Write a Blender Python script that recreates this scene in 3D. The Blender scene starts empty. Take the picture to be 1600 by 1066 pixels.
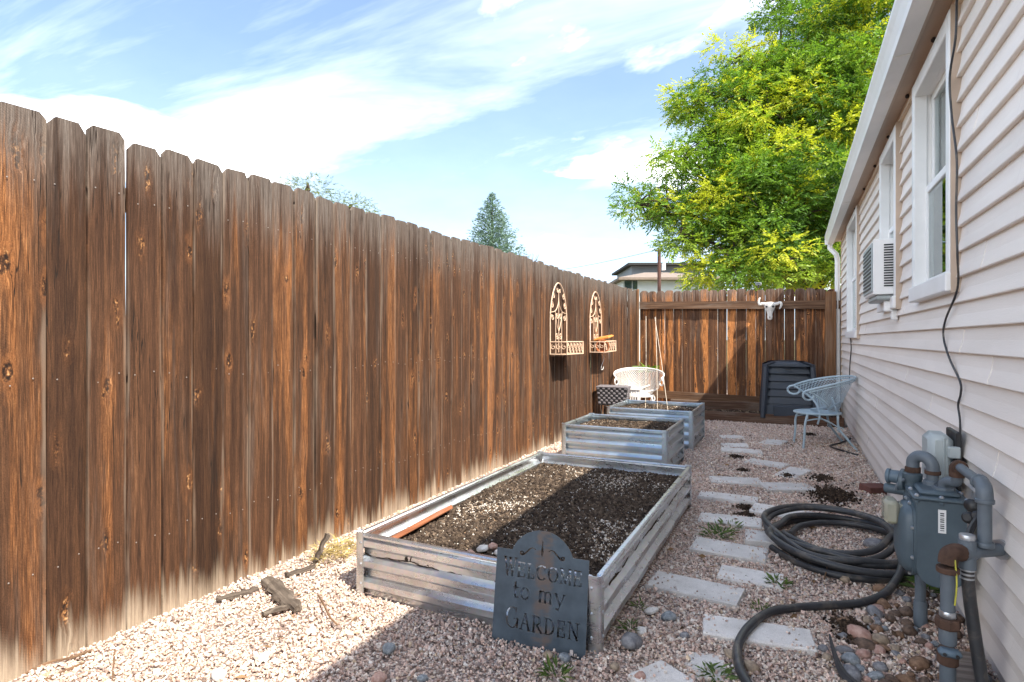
import bpy, math, random
import numpy as np
from mathutils import Vector, Matrix, noise as mnoise
R = math.radians
random.seed(7); rng = np.random.default_rng(7)
scene = bpy.context.scene
COL = scene.collection

# ------------------------------------------------------------ camera, sky, sun, exposure
cam_d = bpy.data.cameras.new('camera'); cam = bpy.data.objects.new('camera', cam_d); COL.objects.link(cam)
cam.location = (0, 0, 1.15); cam.rotation_euler = (R(90), 0, math.atan(441 / 900))
cam_d.sensor_width = 36; cam_d.lens = 20.25; cam_d.shift_y = -3 / 1600
cam_d.clip_start = 0.05; cam_d.clip_end = 2000
scene.camera = cam

SUN = Vector((1.0, -0.46, 1.42)).normalized()          # direction towards the sun (over the house roof)
sun_el = math.asin(SUN.z); sun_az = math.atan2(SUN.x, SUN.y)
SKY_STRENGTH = 0.15
SUN_STRENGTH = 2.15
EXPOSURE = 2.30
wd = bpy.data.worlds.new('World'); scene.world = wd; wd.use_nodes = True

def N(t, typ, ins=None, **props):
    n = t.nodes.new(typ)
    for k, v in props.items(): setattr(n, k, v)
    for k, v in (ins or {}).items():
        s = n.inputs[k]
        if isinstance(v, bpy.types.NodeSocket): t.links.new(v, s)
        else:
            if isinstance(v, tuple) and len(v) == 3 and s.type == 'RGBA': v = (*v, 1)
            s.default_value = v
    return n
def mth(t, op, a, b=0.0, c=0.0, clamp=False):
    return N(t, 'ShaderNodeMath', {0: a, 1: b, 2: c}, operation=op, use_clamp=clamp).outputs[0]
def vmth(t, op, a, b=(0, 0, 0)):
    return N(t, 'ShaderNodeVectorMath', {0: a, 1: b}, operation=op).outputs[0]
def mixc(t, f, a, b, blend='MIX'):
    return N(t, 'ShaderNodeMix', {0: f, 6: a, 7: b}, data_type='RGBA', blend_type=blend).outputs[2]
def ramp(t, fac, stops, interp='LINEAR'):
    n = N(t, 'ShaderNodeValToRGB', {0: fac}); e = n.color_ramp; e.interpolation = interp
    while len(e.elements) < len(stops): e.elements.new(0.5)
    for el, (p, c) in zip(e.elements, stops):
        el.position = p; el.color = (c, c, c, 1) if isinstance(c, (int, float)) else (*c, 1)
    return n.outputs[0]
def mrange(t, v, a, b, c=0.0, d=1.0, smooth=True):
    return N(t, 'ShaderNodeMapRange', {0: v, 1: a, 2: b, 3: c, 4: d}, interpolation_type='SMOOTHSTEP' if smooth else 'LINEAR').outputs[0]
def noise(t, vec, scale=1.0, detail=3.0, rough=0.55, dist=0.0, col=False):
    n = N(t, 'ShaderNodeTexNoise', {'Vector': vec, 'Scale': scale, 'Detail': detail, 'Roughness': rough, 'Distortion': dist})
    return n.outputs[1 if col else 0]

t = wd.node_tree; t.nodes.clear()
sky = N(t, 'ShaderNodeTexSky', sky_type='NISHITA', sun_disc=False, sun_elevation=sun_el, sun_rotation=sun_az, air_density=0.9, dust_density=0.25, ozone_density=2.0, altitude=1600)
tc = N(t, 'ShaderNodeTexCoord')
sep = N(t, 'ShaderNodeSeparateXYZ', {0: tc.outputs['Generated']})
zz = mth(t, 'ADD', mth(t, 'MAXIMUM', sep.outputs[2], 0.0), 0.16)
flat = N(t, 'ShaderNodeCombineXYZ', {0: mth(t, 'DIVIDE', sep.outputs[0], zz), 1: mth(t, 'DIVIDE', sep.outputs[1], zz), 2: 0.0}).outputs[0]
cl1 = noise(t, vmth(t, 'ADD', flat, (28.03, 11.64, 0.0)), 0.62, 8, 0.56, 0.35)                 # heaped cloud masses
st_map = N(t, 'ShaderNodeMapping', {0: flat, 'Rotation': (0, 0, R(24)), 'Scale': (0.35, 1.25, 1)}).outputs[0]
cl2 = noise(t, vmth(t, 'ADD', st_map, (24.65, 7.43, 0.0)), 1.0, 7, 0.6, 0.9)                  # thin streaks
m1 = mrange(t, cl1, 0.515, 0.70)
m2 = mth(t, 'MULTIPLY', mrange(t, cl2, 0.42, 0.78), 0.16)
cloud = mth(t, 'MAXIMUM', m1, m2)
veil = mrange(t, sep.outputs[2], 0.0, 0.50, 0.07, 0.02)                                      # thin summer haze near the horizon
cloud = mth(t, 'MAXIMUM', cloud, veil)
fill = noise(t, flat, 2.6, 5, 0.6)
ccol = ramp(t, fill, [(0.30, (9.5, 9.4, 9.4)), (0.62, (12.0, 11.8, 11.5))])
ssep = N(t, 'ShaderNodeSeparateColor', {0: sky.outputs[0]})                                   # soft shoulder: the hazy horizon stays below white
skyc = N(t, 'ShaderNodeCombineColor', {k: mth(t, 'DIVIDE', mth(t, 'MULTIPLY', ssep.outputs[k], g_), mth(t, 'ADD', 1.0, mth(t, 'MULTIPLY', ssep.outputs[k], 0.19))) for k, g_ in ((0, 0.485), (1, 0.59), (2, 0.685))}).outputs[0]
wc = mixc(t, cloud, skyc, ccol)
bg = N(t, 'ShaderNodeBackground', {0: wc, 1: SKY_STRENGTH})
N(t, 'ShaderNodeOutputWorld', {0: bg.outputs[0]})

sl = bpy.data.lights.new('sun', 'SUN'); sl.energy = SUN_STRENGTH; sl.angle = R(0.53); sl.color = (1.0, 0.92, 0.79)
so = bpy.data.objects.new('sun', sl); COL.objects.link(so); so.location = (6, 0, 12)
so.rotation_euler = SUN.to_track_quat('Z', 'Y').to_euler()
vs = scene.view_settings; vs.view_transform = 'Standard'; vs.look = 'None'; vs.exposure = EXPOSURE; vs.gamma = 1; vs.use_curve_mapping = False
scene.cycles.use_denoising = True
scene.cycles.max_bounces = 8; scene.cycles.diffuse_bounces = 4; scene.cycles.transparent_max_bounces = 12
scene.cycles.sample_clamp_indirect = 8.0

# ------------------------------------------------------------ mesh and object helpers
def link(o, parent=None):
    COL.objects.link(o)
    if parent is not None: o.parent = parent
    return o
def tag(o, label=None, cat=None, group=None, kind=None):
    if label: o['label'] = label
    if cat: o['category'] = cat
    if group: o['group'] = group
    if kind: o['kind'] = kind
    return o
def thing(name, label, cat, loc=(0, 0, 0), rz=0.0, group=None):
    o = link(bpy.data.objects.new(name, None)); o.location = loc; o.rotation_euler = (0, 0, rz); o.empty_display_size = 0.1
    return tag(o, label, cat, group)
def copy_tree(o, parent=None):
    c = o.copy(); COL.objects.link(c); c.parent = parent
    for ch in o.children: copy_tree(ch, c)
    return c

class MB:
    def __init__(s): s.v = []; s.f = []; s.c = None
    def add(s, vs_, fs): 
        b = len(s.v); s.v += [tuple(p) for p in vs_]; s.f += [tuple(i + b for i in f) for f in fs]; return s
    def box(s, x0, x1, y0, y1, z0, z1, b=0.0, mat=None):
        """box with chamfered edges"""
        x0, x1 = min(x0, x1), max(x0, x1); y0, y1 = min(y0, y1), max(y0, y1); z0, z1 = min(z0, z1), max(z0, z1)
        b = min(b, (x1 - x0) * .45, (y1 - y0) * .45, (z1 - z0) * .45)
        if b <= 0:
            P = [(x, y, z) for x in (x0, x1) for y in (y0, y1) for z in (z0, z1)]
            F = [(0, 1, 3, 2), (4, 6, 7, 5), (0, 4, 5, 1), (2, 3, 7, 6), (0, 2, 6, 4), (1, 5, 7, 3)]
        else:
            P = []; idx = {}
            lo = (x0, y0, z0); hi = (x1, y1, z1)
            for cx in (0, 1):
                for cy in (0, 1):
                    for cz in (0, 1):
                        for ax in range(3):
                            q = [0, 0, 0]
                            for k, cc in enumerate((cx, cy, cz)):
                                base = hi[k] if cc else lo[k]
                                q[k] = base if k == ax else base + (-b if cc else b)
                            idx[(cx, cy, cz, ax)] = len(P); P.append(tuple(q))
            F = []
            for ax in range(3):
                o1, o2 = [k for k in range(3) if k != ax]
                for side in (0, 1):
                    loop = []
                    for a, c in ((0, 0), (1, 0), (1, 1), (0, 1)):
                        key = [0, 0, 0]; key[ax] = side; key[o1] = a; key[o2] = c
                        loop.append(idx[(*key, ax)])
                    F.append(tuple(loop))
            for ax in range(3):
                o1, o2 = [k for k in range(3) if k != ax]
                for a in (0, 1):
                    for c in (0, 1):
                        k0 = [0, 0, 0]; k0[o1] = a; k0[o2] = c; k1 = list(k0); k1[ax] = 1
                        F.append((idx[(*k0, o1)], idx[(*k1, o1)], idx[(*k1, o2)], idx[(*k0, o2)]))
            for cx in (0, 1):
                for cy in (0, 1):
                    for cz in (0, 1): F.append(tuple(idx[(cx, cy, cz, a)] for a in range(3)))
        if mat is not None: P = [tuple(mat @ Vector(p)) for p in P]
        return s.add(P, F)
    def tube(s, path, r, n=8, closed=False, caps=True):
        path = [Vector(p) for p in path]; m = len(path)
        rr = r if isinstance(r, (list, tuple)) else [r] * m
        prev = None; P = []
        for i, p in enumerate(path):
            if closed: d = path[(i + 1) % m] - path[i - 1]
            else: d = path[min(i + 1, m - 1)] - path[max(i - 1, 0)]
            if d.length < 1e-9: d = Vector((0, 0, 1))
            d.normalize()
            if prev is None:
                u = d.orthogonal().normalized()
            else:
                u = prev - d * prev.dot(d)
                if u.length < 1e-6: u = d.orthogonal()
                u.normalize()
            prev = u; w = d.cross(u)
            for k in range(n):
                a = 2 * math.pi * k / n
                P.append(p + (u * math.cos(a) + w * math.sin(a)) * rr[i])
        F = []
        for i in range(m if closed else m - 1):
            j = (i + 1) % m
            for k in range(n):
                k2 = (k + 1) % n; F.append((i * n + k, i * n + k2, j * n + k2, j * n + k))
        if caps and not closed:
            F.append(tuple(range(n - 1, -1, -1))); F.append(tuple((m - 1) * n + k for k in range(n)))
        return s.add(P, F)
    def rod(s, a, b, r, n=10): return s.tube([a, b], r, n)
    def lathe(s, prof, n=20, origin=(0, 0, 0), axis=(0, 0, 1)):
        """prof: (radius, height) along axis"""
        q = Vector((0, 0, 1)).rotation_difference(Vector(axis)); o = Vector(origin); P = []
        for r, z in prof:
            for k in range(n):
                a = 2 * math.pi * k / n; P.append(o + q @ Vector((r * math.cos(a), r * math.sin(a), z)))
        F = []
        for i in range(len(prof) - 1):
            for k in range(n):
                k2 = (k + 1) % n; F.append((i * n + k, i * n + k2, (i + 1) * n + k2, (i + 1) * n + k))
        F.append(tuple(range(n - 1, -1, -1))); F.append(tuple((len(prof) - 1) * n + k for k in range(n)))
        return s.add(P, F)
    def prism(s, prof, y0, y1, axis='y'):
        """closed profile (x,z) extruded along y (or other axis)"""
        n = len(prof)
        if axis == 'y': P = [(x, y0, z) for x, z in prof] + [(x, y1, z) for x, z in prof]
        elif axis == 'x': P = [(y0, x, z) for x, z in prof] + [(y1, x, z) for x, z in prof]
        else: P = [(x, z, y0) for x, z in prof] + [(x, z, y1) for x, z in prof]
        F = [tuple(range(n)), tuple(range(2 * n - 1, n - 1, -1))] + [(i, i + n, (i + 1) % n + n, (i + 1) % n) for i in range(n)]
        return s.add(P, F)
    def build(s, name, mat, parent=None, loc=(0, 0, 0), smooth=False, fix=True, rot=None):
        me = bpy.data.meshes.new(name); me.from_pydata(s.v, [], s.f)
        if fix:
            import bmesh
            bm = bmesh.new(); bm.from_mesh(me); bmesh.ops.recalc_face_normals(bm, faces=bm.faces); bm.to_mesh(me); bm.free()
        me.materials.append(mat)
        if smooth:
            me.polygons.foreach_set('use_smooth', [True] * len(me.polygons))
            try: me.set_sharp_from_angle(angle=R(40))
            except Exception: pass
        me.update()
        o = bpy.data.objects.new(name, me); o.location = loc
        if rot: o.rotation_euler = rot
        return link(o, parent)

def np_mesh(name, V, F, mat, cols=None, parent=None, smooth=False):
    V = np.asarray(V, np.float32); F = np.asarray(F, np.int32); k = F.shape[1]
    me = bpy.data.meshes.new(name); me.vertices.add(len(V)); me.vertices.foreach_set('co', V.ravel())
    me.loops.add(F.size); me.loops.foreach_set('vertex_index', F.ravel())
    me.polygons.add(len(F)); me.polygons.foreach_set('loop_start', np.arange(0, F.size, k, dtype=np.int32))
    me.update(calc_edges=True)
    me.polygons.foreach_set('use_smooth', np.full(len(F), smooth))
    if cols is not None:
        a = me.color_attributes.new('Col', 'FLOAT_COLOR', 'POINT')
        C = np.ones((len(V), 4), np.float32); C[:, :3] = cols; a.data.foreach_set('color', C.ravel())
    me.materials.append(mat); me.validate(); me.update()
    return link(bpy.data.objects.new(name, me), parent)

CUBE_V = np.array([(x, y, z) for x in (-1, 1) for y in (-1, 1) for z in (-1, 1)], np.float32)
CUBE_F = np.array([(0, 1, 3, 2), (4, 6, 7, 5), (0, 4, 5, 1), (2, 3, 7, 6), (0, 2, 6, 4), (1, 5, 7, 3)], np.int32)
def crumbs(pos, size, palette, weights, jitter=0.38, flat=0.75):
    """angular chips: jittered, rotated cubes; returns V, F, C"""
    n = len(pos); pos = np.asarray(pos, np.float32); size = np.broadcast_to(np.asarray(size, np.float32), (n,))
    b = CUBE_V[None] * (1 + rng.normal(0, jitter, (n, 8, 3)) * .8) * .62
    b *= rng.uniform(.65, 1.25, (n, 1, 3))
    b[:, :, 2] *= flat
    q = rng.normal(size=(n, 4)); q[:, 1:3] *= .55; q /= np.linalg.norm(q, axis=1, keepdims=True)
    w, x, y, z = q.T
    M = np.stack([1 - 2 * (y * y + z * z), 2 * (x * y - z * w), 2 * (x * z + y * w), 2 * (x * y + z * w), 1 - 2 * (x * x + z * z), 2 * (y * z - x * w),
                  2 * (x * z - y * w), 2 * (y * z + x * w), 1 - 2 * (x * x + y * y)], 1).reshape(n, 3, 3)
    v = np.einsum('nij,nkj->nki', M, b) * size[:, None, None] + pos[:, None, :]
    f = CUBE_F[None] + (np.arange(n) * 8)[:, None, None]
    ci = rng.choice(len(palette), n, p=np.array(weights) / sum(weights)); c = np.array(palette)[ci] * rng.uniform(.75, 1.22, (n, 1))
    return v.reshape(-1, 3), f.reshape(-1, 4), np.repeat(c, 8, 0)

# ------------------------------------------------------------ materials
def new_mat(name):
    m = bpy.data.materials.new(name); m.use_nodes = True; t = m.node_tree; t.nodes.clear()
    return m, t
def finish(t, col, rough=0.6, metal=0.0, bump=None, bstr=0.3, bdist=0.01, spec=0.5, **extra):
    ins = {'Base Color': col, 'Roughness': rough, 'Metallic': metal, 'Specular IOR Level': spec}
    if bump is not None:
        ins['Normal'] = N(t, 'ShaderNodeBump', {'Height': bump, 'Strength': bstr, 'Distance': bdist}).outputs[0]
    for k, v in extra.items(): ins[k] = v
    p = N(t, 'ShaderNodeBsdfPrincipled', ins)
    N(t, 'ShaderNodeOutputMaterial', {0: p.outputs[0]})
    return p
def objco(t): return N(t, 'ShaderNodeTexCoord').outputs['Object']
def geopos(t): return N(t, 'ShaderNodeNewGeometry').outputs['Position']
def scaled(t, v, s): return vmth(t, 'MULTIPLY', v, s)

def m_plain(name, col, rough=.5, metal=0., var=.18, vs_=14., bump=.0, spec=.5, dirt=None):
    m, t = new_mat(name); o = objco(t)
    n1 = noise(t, o, vs_, 5, .6)
    c = mixc(t, 1.0, col, ramp(t, n1, [(.3, 1 - var), (.7, 1 + var)]), 'MULTIPLY')
    if dirt is not None:
        n3 = noise(t, o, vs_ * .45, 6, .65, .4)
        c = mixc(t, mth(t, 'MULTIPLY', mrange(t, n3, dirt[1], dirt[1] + .16), dirt[2]), c, dirt[0])
    n2 = noise(t, o, vs_ * 9, 3, .6)
    finish(t, c, mrange(t, n1, .3, .7, max(rough - .1, .02), min(rough + .1, 1), False), metal, n2 if bump else None, bump, .004, spec)
    return m

def m_picket(name, top, fresh_amt, grey_amt, bleach=1.0, rand_amt=1.0, gain=1.0):
    """weathered stained cedar: streaks along z, knots, grey top, bleached splash zone near the soil"""
    m, t = new_mat(name)
    o = objco(t); rnd = N(t, 'ShaderNodeObjectInfo').outputs['Random']
    off = N(t, 'ShaderNodeCombineXYZ', {0: mth(t, 'MULTIPLY', rnd, 37.0), 1: mth(t, 'MULTIPLY', rnd, 91.0), 2: mth(t, 'MULTIPLY', rnd, 173.0)}).outputs[0]
    p = vmth(t, 'ADD', o, off)
    sp = N(t, 'ShaderNodeSeparateXYZ', {0: o}); y, z = sp.outputs[1], sp.outputs[2]
    # knots
    kv = N(t, 'ShaderNodeTexVoronoi', {'Vector': N(t, 'ShaderNodeCombineXYZ', {0: mth(t, 'MULTIPLY', N(t, 'ShaderNodeSeparateXYZ', {0: p}).outputs[1], 9.0), 1: mth(t, 'MULTIPLY', N(t, 'ShaderNodeSeparateXYZ', {0: p}).outputs[2], 3.0), 2: 0.0}).outputs[0], 'Scale': 1.0, 'Randomness': 1.0}, feature='F1', voronoi_dimensions='2D')
    kd = kv.outputs['Distance']; ksel = mrange(t, N(t, 'ShaderNodeSeparateColor', {0: kv.outputs['Color']}).outputs[0], .52, .54)
    wob = noise(t, scaled(t, p, (1, 34, 17)), 1.0, 4, .6)
    kdw = mth(t, 'ADD', kd, mth(t, 'MULTIPLY', mth(t, 'SUBTRACT', wob, .5), .55))
    knot = mth(t, 'MULTIPLY', mrange(t, kdw, .15, .05), ksel)
    halo = mth(t, 'MULTIPLY', mrange(t, kdw, .30, .08), ksel)
    # grain bends round the knots
    bend = mth(t, 'MULTIPLY', halo, .008)
    yb = mth(t, 'ADD', N(t, 'ShaderNodeSeparateXYZ', {0: p}).outputs[1], bend)
    pz = N(t, 'ShaderNodeSeparateXYZ', {0: p}).outputs[2]
    gv = N(t, 'ShaderNodeCombineXYZ', {0: 0.0, 1: mth(t, 'MULTIPLY', yb, 230.0), 2: mth(t, 'MULTIPLY', pz, 8.0)}).outputs[0]
    g1 = noise(t, gv, 1.0, 5, .74, .1)
    speck = noise(t, p, 330.0, 2, .8)
    crk = noise(t, N(t, 'ShaderNodeCombineXYZ', {0: 0.0, 1: mth(t, 'MULTIPLY', yb, 48.0), 2: mth(t, 'MULTIPLY', pz, 1.3)}).outputs[0], 1.0, 2, .5, .1)
    crack = mth(t, 'MULTIPLY', mrange(t, mth(t, 'ABSOLUTE', mth(t, 'SUBTRACT', crk, .5)), .014, .004), mrange(t, noise(t, scaled(t, p, (1, 9, 2.2)), 1.0, 2), .52, .62))
    gv2 = N(t, 'ShaderNodeCombineXYZ', {0: 0.0, 1: mth(t, 'MULTIPLY', yb, 34.0), 2: mth(t, 'MULTIPLY', pz, .9)}).outputs[0]
    g2 = noise(t, gv2, 1.0, 5, .62, .2)
    g3 = noise(t, scaled(t, p, (1, 13.0, .75)), 1.0, 5, .62, .25)
    fine = noise(t, scaled(t, p, (30, 420, 120)), 1.0, 2, .7)
    base = ramp(t, g2, [(.25, (.024, .0115, .0068)), (.46, (.052, .0245, .0130)), (.62, (.088, .041, .020)), (.78, (.145, .073, .036))])
    fresh = mth(t, 'MULTIPLY', mrange(t, mth(t, 'ADD', g3, mth(t, 'MULTIPLY', mth(t, 'SUBTRACT', rnd, .5), .22 * rand_amt)), .50, .72), fresh_amt)
    orange = ramp(t, g1, [(.3, (.135, .050, .018)), (.55, (.30, .118, .038)), (.75, (.48, .25, .10))])
    col = mixc(t, fresh, base, orange)
    tone = mrange(t, noise(t, N(t, 'ShaderNodeCombineXYZ', {0: mth(t, 'MULTIPLY', rnd, 717.0), 1: 0.0, 2: 0.0}).outputs[0], 3.0, 1), .3, .7, .52, 1.42, False)
    col = mixc(t, 1.0, col, N(t, 'ShaderNodeCombineColor', {0: tone, 1: tone, 2: tone}).outputs[0], 'MULTIPLY')
    col = mixc(t, 1.0, col, ramp(t, g1, [(.28, .36), (.5, .95), (.72, 1.75)]), 'MULTIPLY')
    col = mixc(t, mth(t, 'MULTIPLY', halo, mrange(t, rnd, .2, .8, .1, .42)), col, (.27, .105, .036))
    chip = noise(t, scaled(t, p, (1, 95, 60)), 1.0, 3, .6)
    kc = ramp(t, chip, [(.38, (.016, .009, .006)), (.52, (.060, .026, .013)), (.62, (.27, .125, .045)), (.72, (.52, .31, .15))])
    col = mixc(t, knot, col, kc)
    col = mixc(t, 1.0, col, ramp(t, speck, [(.3, .66), (.7, 1.34)]), 'MULTIPLY')
    # grey weathering of the upper end, patchy elsewhere
    gy = mth(t, 'ADD', z, mth(t, 'ADD', mth(t, 'MULTIPLY', mth(t, 'SUBTRACT', g2, .5), .9), mth(t, 'MULTIPLY', mth(t, 'SUBTRACT', g3, .5), .5)))
    gf = mth(t, 'MULTIPLY', mrange(t, gy, top - .34, top + .06), grey_amt)
    grey = ramp(t, g1, [(.3, (.050, .039, .032)), (.52, (.125, .102, .086)), (.75, (.27, .235, .205))])
    col = mixc(t, gf, col, grey)
    patch = mth(t, 'MULTIPLY', mrange(t, noise(t, scaled(t, p, (1, 11, .8)), 1.0, 4, .6, .5), .52, .72), .62 * grey_amt)
    col = mixc(t, patch, col, mixc(t, .5, grey, base))
    # pale raised edges of the boards
    ed = mrange(t, mth(t, 'ADD', mth(t, 'ABSOLUTE', y), mth(t, 'MULTIPLY', mth(t, 'SUBTRACT', noise(t, scaled(t, p, (1, 2, 3.0)), 1.0, 3), .5), .022)), .0575, .0665)
    col = mixc(t, mth(t, 'MULTIPLY', ed, mrange(t, noise(t, scaled(t, p, (1, .5, 2.)), 1., 3), .4, .62, 0, .40)), col, (.27, .21, .16))
    col = mixc(t, crack, col, (.020, .012, .008))
    # soil splash and bleaching at the foot
    rnd2 = noise(t, N(t, 'ShaderNodeCombineXYZ', {0: mth(t, 'MULTIPLY', rnd, 431.0), 1: 3.0, 2: 0.0}).outputs[0], 3.0, 1)
    bz = mth(t, 'ADD', z, mth(t, 'ADD', mth(t, 'MULTIPLY', mth(t, 'SUBTRACT', g2, .5), .34), mth(t, 'MULTIPLY', mth(t, 'SUBTRACT', g3, .5), .34)))
    bf = mth(t, 'MULTIPLY', mrange(t, mth(t, 'SUBTRACT', bz, mrange(t, rnd2, .2, .8, -.08, .11, False)), .13, -.06), bleach)
    col = mixc(t, mth(t, 'MULTIPLY', bf, .88), col, ramp(t, g1, [(.3, (.26, .195, .14)), (.7, (.50, .41, .31))]))
    if gain != 1.0: col = mixc(t, 1.0, col, (gain, gain, gain), 'MULTIPLY')
    h = mth(t, 'ADD', mth(t, 'MULTIPLY', g1, .7), mth(t, 'MULTIPLY', fine, .3))
    saw = mth(t, 'MULTIPLY', mth(t, 'SINE', mth(t, 'ADD', mth(t, 'MULTIPLY', z, 700.0), mth(t, 'MULTIPLY', y, 420.0))), mrange(t, rnd, .55, .6, 0, .05))
    h = mth(t, 'SUBTRACT', mth(t, 'ADD', h, mth(t, 'ADD', saw, mth(t, 'MULTIPLY', speck, .25))), mth(t, 'MULTIPLY', crack, 1.5)); h = mth(t, 'SUBTRACT', h, mth(t, 'MULTIPLY', knot, .8))
    finish(t, col, .85, 0, h, .55, .004, .2)
    return m

def m_timber(name, c0, c1, axis=1, grey=.4):
    m, t = new_mat(name); o = objco(t); rnd = N(t, 'ShaderNodeObjectInfo').outputs['Random']
    p = vmth(t, 'ADD', o, N(t, 'ShaderNodeCombineXYZ', {0: mth(t, 'MULTIPLY', rnd, 31.), 1: mth(t, 'MULTIPLY', rnd, 57.), 2: mth(t, 'MULTIPLY', rnd, 19.)}).outputs[0])
    s = [70., 70., 70.]; s[axis] = 2.0
    g = noise(t, scaled(t, p, tuple(s)), 1., 4, .6, .3)
    s2 = [9., 9., 9.]; s2[axis] = 1.6
    g2 = noise(t, scaled(t, p, tuple(s2)), 1., 4, .6, .5)
    c = ramp(t, g, [(.28, tuple(x * .5 for x in c0)), (.5, c0), (.75, c1)])
    c = mixc(t, mth(t, 'MULTIPLY', mrange(t, g2, .46, .68), grey), c, (.20, .165, .135))
    finish(t, c, .85, 0, g, .5, .004, .2)
    return m

def m_galv(name, tint, rough, stain):
    m, t = new_mat(name); o = objco(t)
    v = N(t, 'ShaderNodeTexVoronoi', {'Vector': o, 'Scale': 60.0}).outputs['Color']
    n1 = noise(t, scaled(t, o, (5, 5, 16)), 1, 5, .6, .3)
    c = mixc(t, .05, tint, v); c = mixc(t, 1.0, c, ramp(t, n1, [(.3, 1 - stain), (.7, 1 + stain * .4)]), 'MULTIPLY')
    dirt = mrange(t, noise(t, scaled(t, o, (9, 9, 4)), 1, 6, .65, .5), .56, .74)
    c = mixc(t, mth(t, 'MULTIPLY', dirt, stain), c, (.30, .25, .20))
    rg = mrange(t, n1, .3, .7, rough - .07, rough + .10, False)
    finish(t, c, rg, .9, noise(t, o, 4., 2, .5), .05, .02)
    return m

def m_siding():
    m, t = new_mat('vinyl_siding'); p = geopos(t); rnd = N(t, 'ShaderNodeObjectInfo').outputs['Random']
    n = noise(t, scaled(t, p, (3, 1.1, 7)), 1., 6, .62, .3)
    c = mixc(t, mrange(t, n, .35, .7), (.80, .74, .68), (.74, .68, .62))
    c = mixc(t, 1., c, ramp(t, rnd, [(0, .95), (1, 1.04)]), 'MULTIPLY')
    streak = mrange(t, noise(t, scaled(t, p, (1, 26, 1.4)), 1., 4, .6), .62, .80)
    c = mixc(t, mth(t, 'MULTIPLY', streak, .16), c, (.36, .30, .26))
    spl = mth(t, 'MULTIPLY', mrange(t, mth(t, 'ADD', N(t, 'ShaderNodeSeparateXYZ', {0: p}).outputs[2], mth(t, 'MULTIPLY', n, .4)), .55, .20), .35)
    c = mixc(t, spl, c, (.36, .29, .235))
    grain = noise(t, scaled(t, p, (300, 25, 300)), 1., 3, .6)
    finish(t, c, .55, 0, mth(t, 'ADD', grain, mth(t, 'MULTIPLY', noise(t, scaled(t, p, (1, 2.2, 5)), 1., 2), 6.0)), .22, .003, .35)
    return m

GRAVEL_PAL = [(.57, .415, .345), (.63, .485, .405), (.66, .55, .465), (.70, .62, .545), (.45, .315, .26), (.29, .22, .19), (.52, .45, .41), (.74, .68, .61), (.57, .44, .31)]
GRAVEL_W = [22, 22, 16, 10, 11, 7, 8, 5, 4]
def m_vcol(name, rough=.8, bump=.35, bscale=260., spec=.3):
    m, t = new_mat(name); a = N(t, 'ShaderNodeVertexColor', layer_name='Col').outputs[0]
    n = noise(t, geopos(t), bscale, 3, .6)
    c = mixc(t, 1., a, ramp(t, n, [(.3, .74), (.7, 1.2)]), 'MULTIPLY')
    finish(t, c, rough, 0, n, bump, .003, spec); return m
def m_ground():
    m, t = new_mat('gravel_ground'); p = geopos(t)
    v = N(t, 'ShaderNodeTexVoronoi', {'Vector': p, 'Scale': 85.0, 'Randomness': 1.0})
    r = N(t, 'ShaderNodeSeparateColor', {0: v.outputs['Color']}).outputs[0]
    acc = 0; stops = []
    for c, w in zip(GRAVEL_PAL, GRAVEL_W): stops.append((acc / sum(GRAVEL_W), c)); acc += w
    c = ramp(t, r, stops, 'CONSTANT')
    c = mixc(t, mrange(t, v.outputs['Distance'], .38, .68), c, (.20, .15, .125))
    big = mrange(t, noise(t, p, 1.7, 6, .65), .55, .70)
    c = mixc(t, mth(t, 'MULTIPLY', big, .5), c, (.20, .14, .10))
    far = N(t, 'ShaderNodeVectorMath', {0: p, 1: (0, 4.5, 0)}, operation='DISTANCE').outputs['Value']
    yard = ramp(t, noise(t, p, .6, 6, .6), [(.35, (.06, .085, .025)), (.65, (.17, .14, .075))])
    c = mixc(t, mrange(t, far, 10., 14.), c, yard)
    finish(t, c, .9, 0, mth(t, 'SUBTRACT', 1.0, v.outputs['Distance']), .7, .012, .2)
    return m
def m_soil():
    m, t = new_mat('potting_soil'); p = geopos(t)
    n = noise(t, p, 34., 7, .7); n2 = noise(t, p, 3.2, 4, .6)
    c = ramp(t, n, [(.3, (.028, .020, .015)), (.55, (.080, .056, .040)), (.75, (.17, .122, .085))])
    c = mixc(t, mrange(t, n2, .42, .68, 0, .55), c, (.125, .088, .060))
    finish(t, c, .95, 0, mth(t, 'ADD', n, noise(t, p, 150., 3, .6)), .9, .012, .1); return m
def m_concrete():
    m, t = new_mat('paver_concrete'); o = objco(t); rnd = N(t, 'ShaderNodeObjectInfo').outputs['Random']; p = vmth(t, 'ADD', o, N(t, 'ShaderNodeCombineXYZ', {0: mth(t, 'MULTIPLY', rnd, 50.), 1: mth(t, 'MULTIPLY', rnd, 23.), 2: 0.}).outputs[0])
    n = noise(t, p, 9., 6, .65); f = noise(t, p, 260., 3, .7)
    c = ramp(t, n, [(.3, (.52, .49, .46)), (.7, (.70, .665, .63))])
    c = mixc(t, 1., c, ramp(t, f, [(.3, .78), (.7, 1.16)]), 'MULTIPLY')
    c = mixc(t, 1., c, ramp(t, rnd, [(0, .86), (1, 1.08)]), 'MULTIPLY')
    c = mixc(t, mth(t, 'MULTIPLY', mrange(t, noise(t, p, 22., 5, .7), .60, .72), .6), c, (.16, .115, .09))
    finish(t, c, .9, 0, mth(t, 'ADD', n, f), .35, .004, .2); return m
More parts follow.
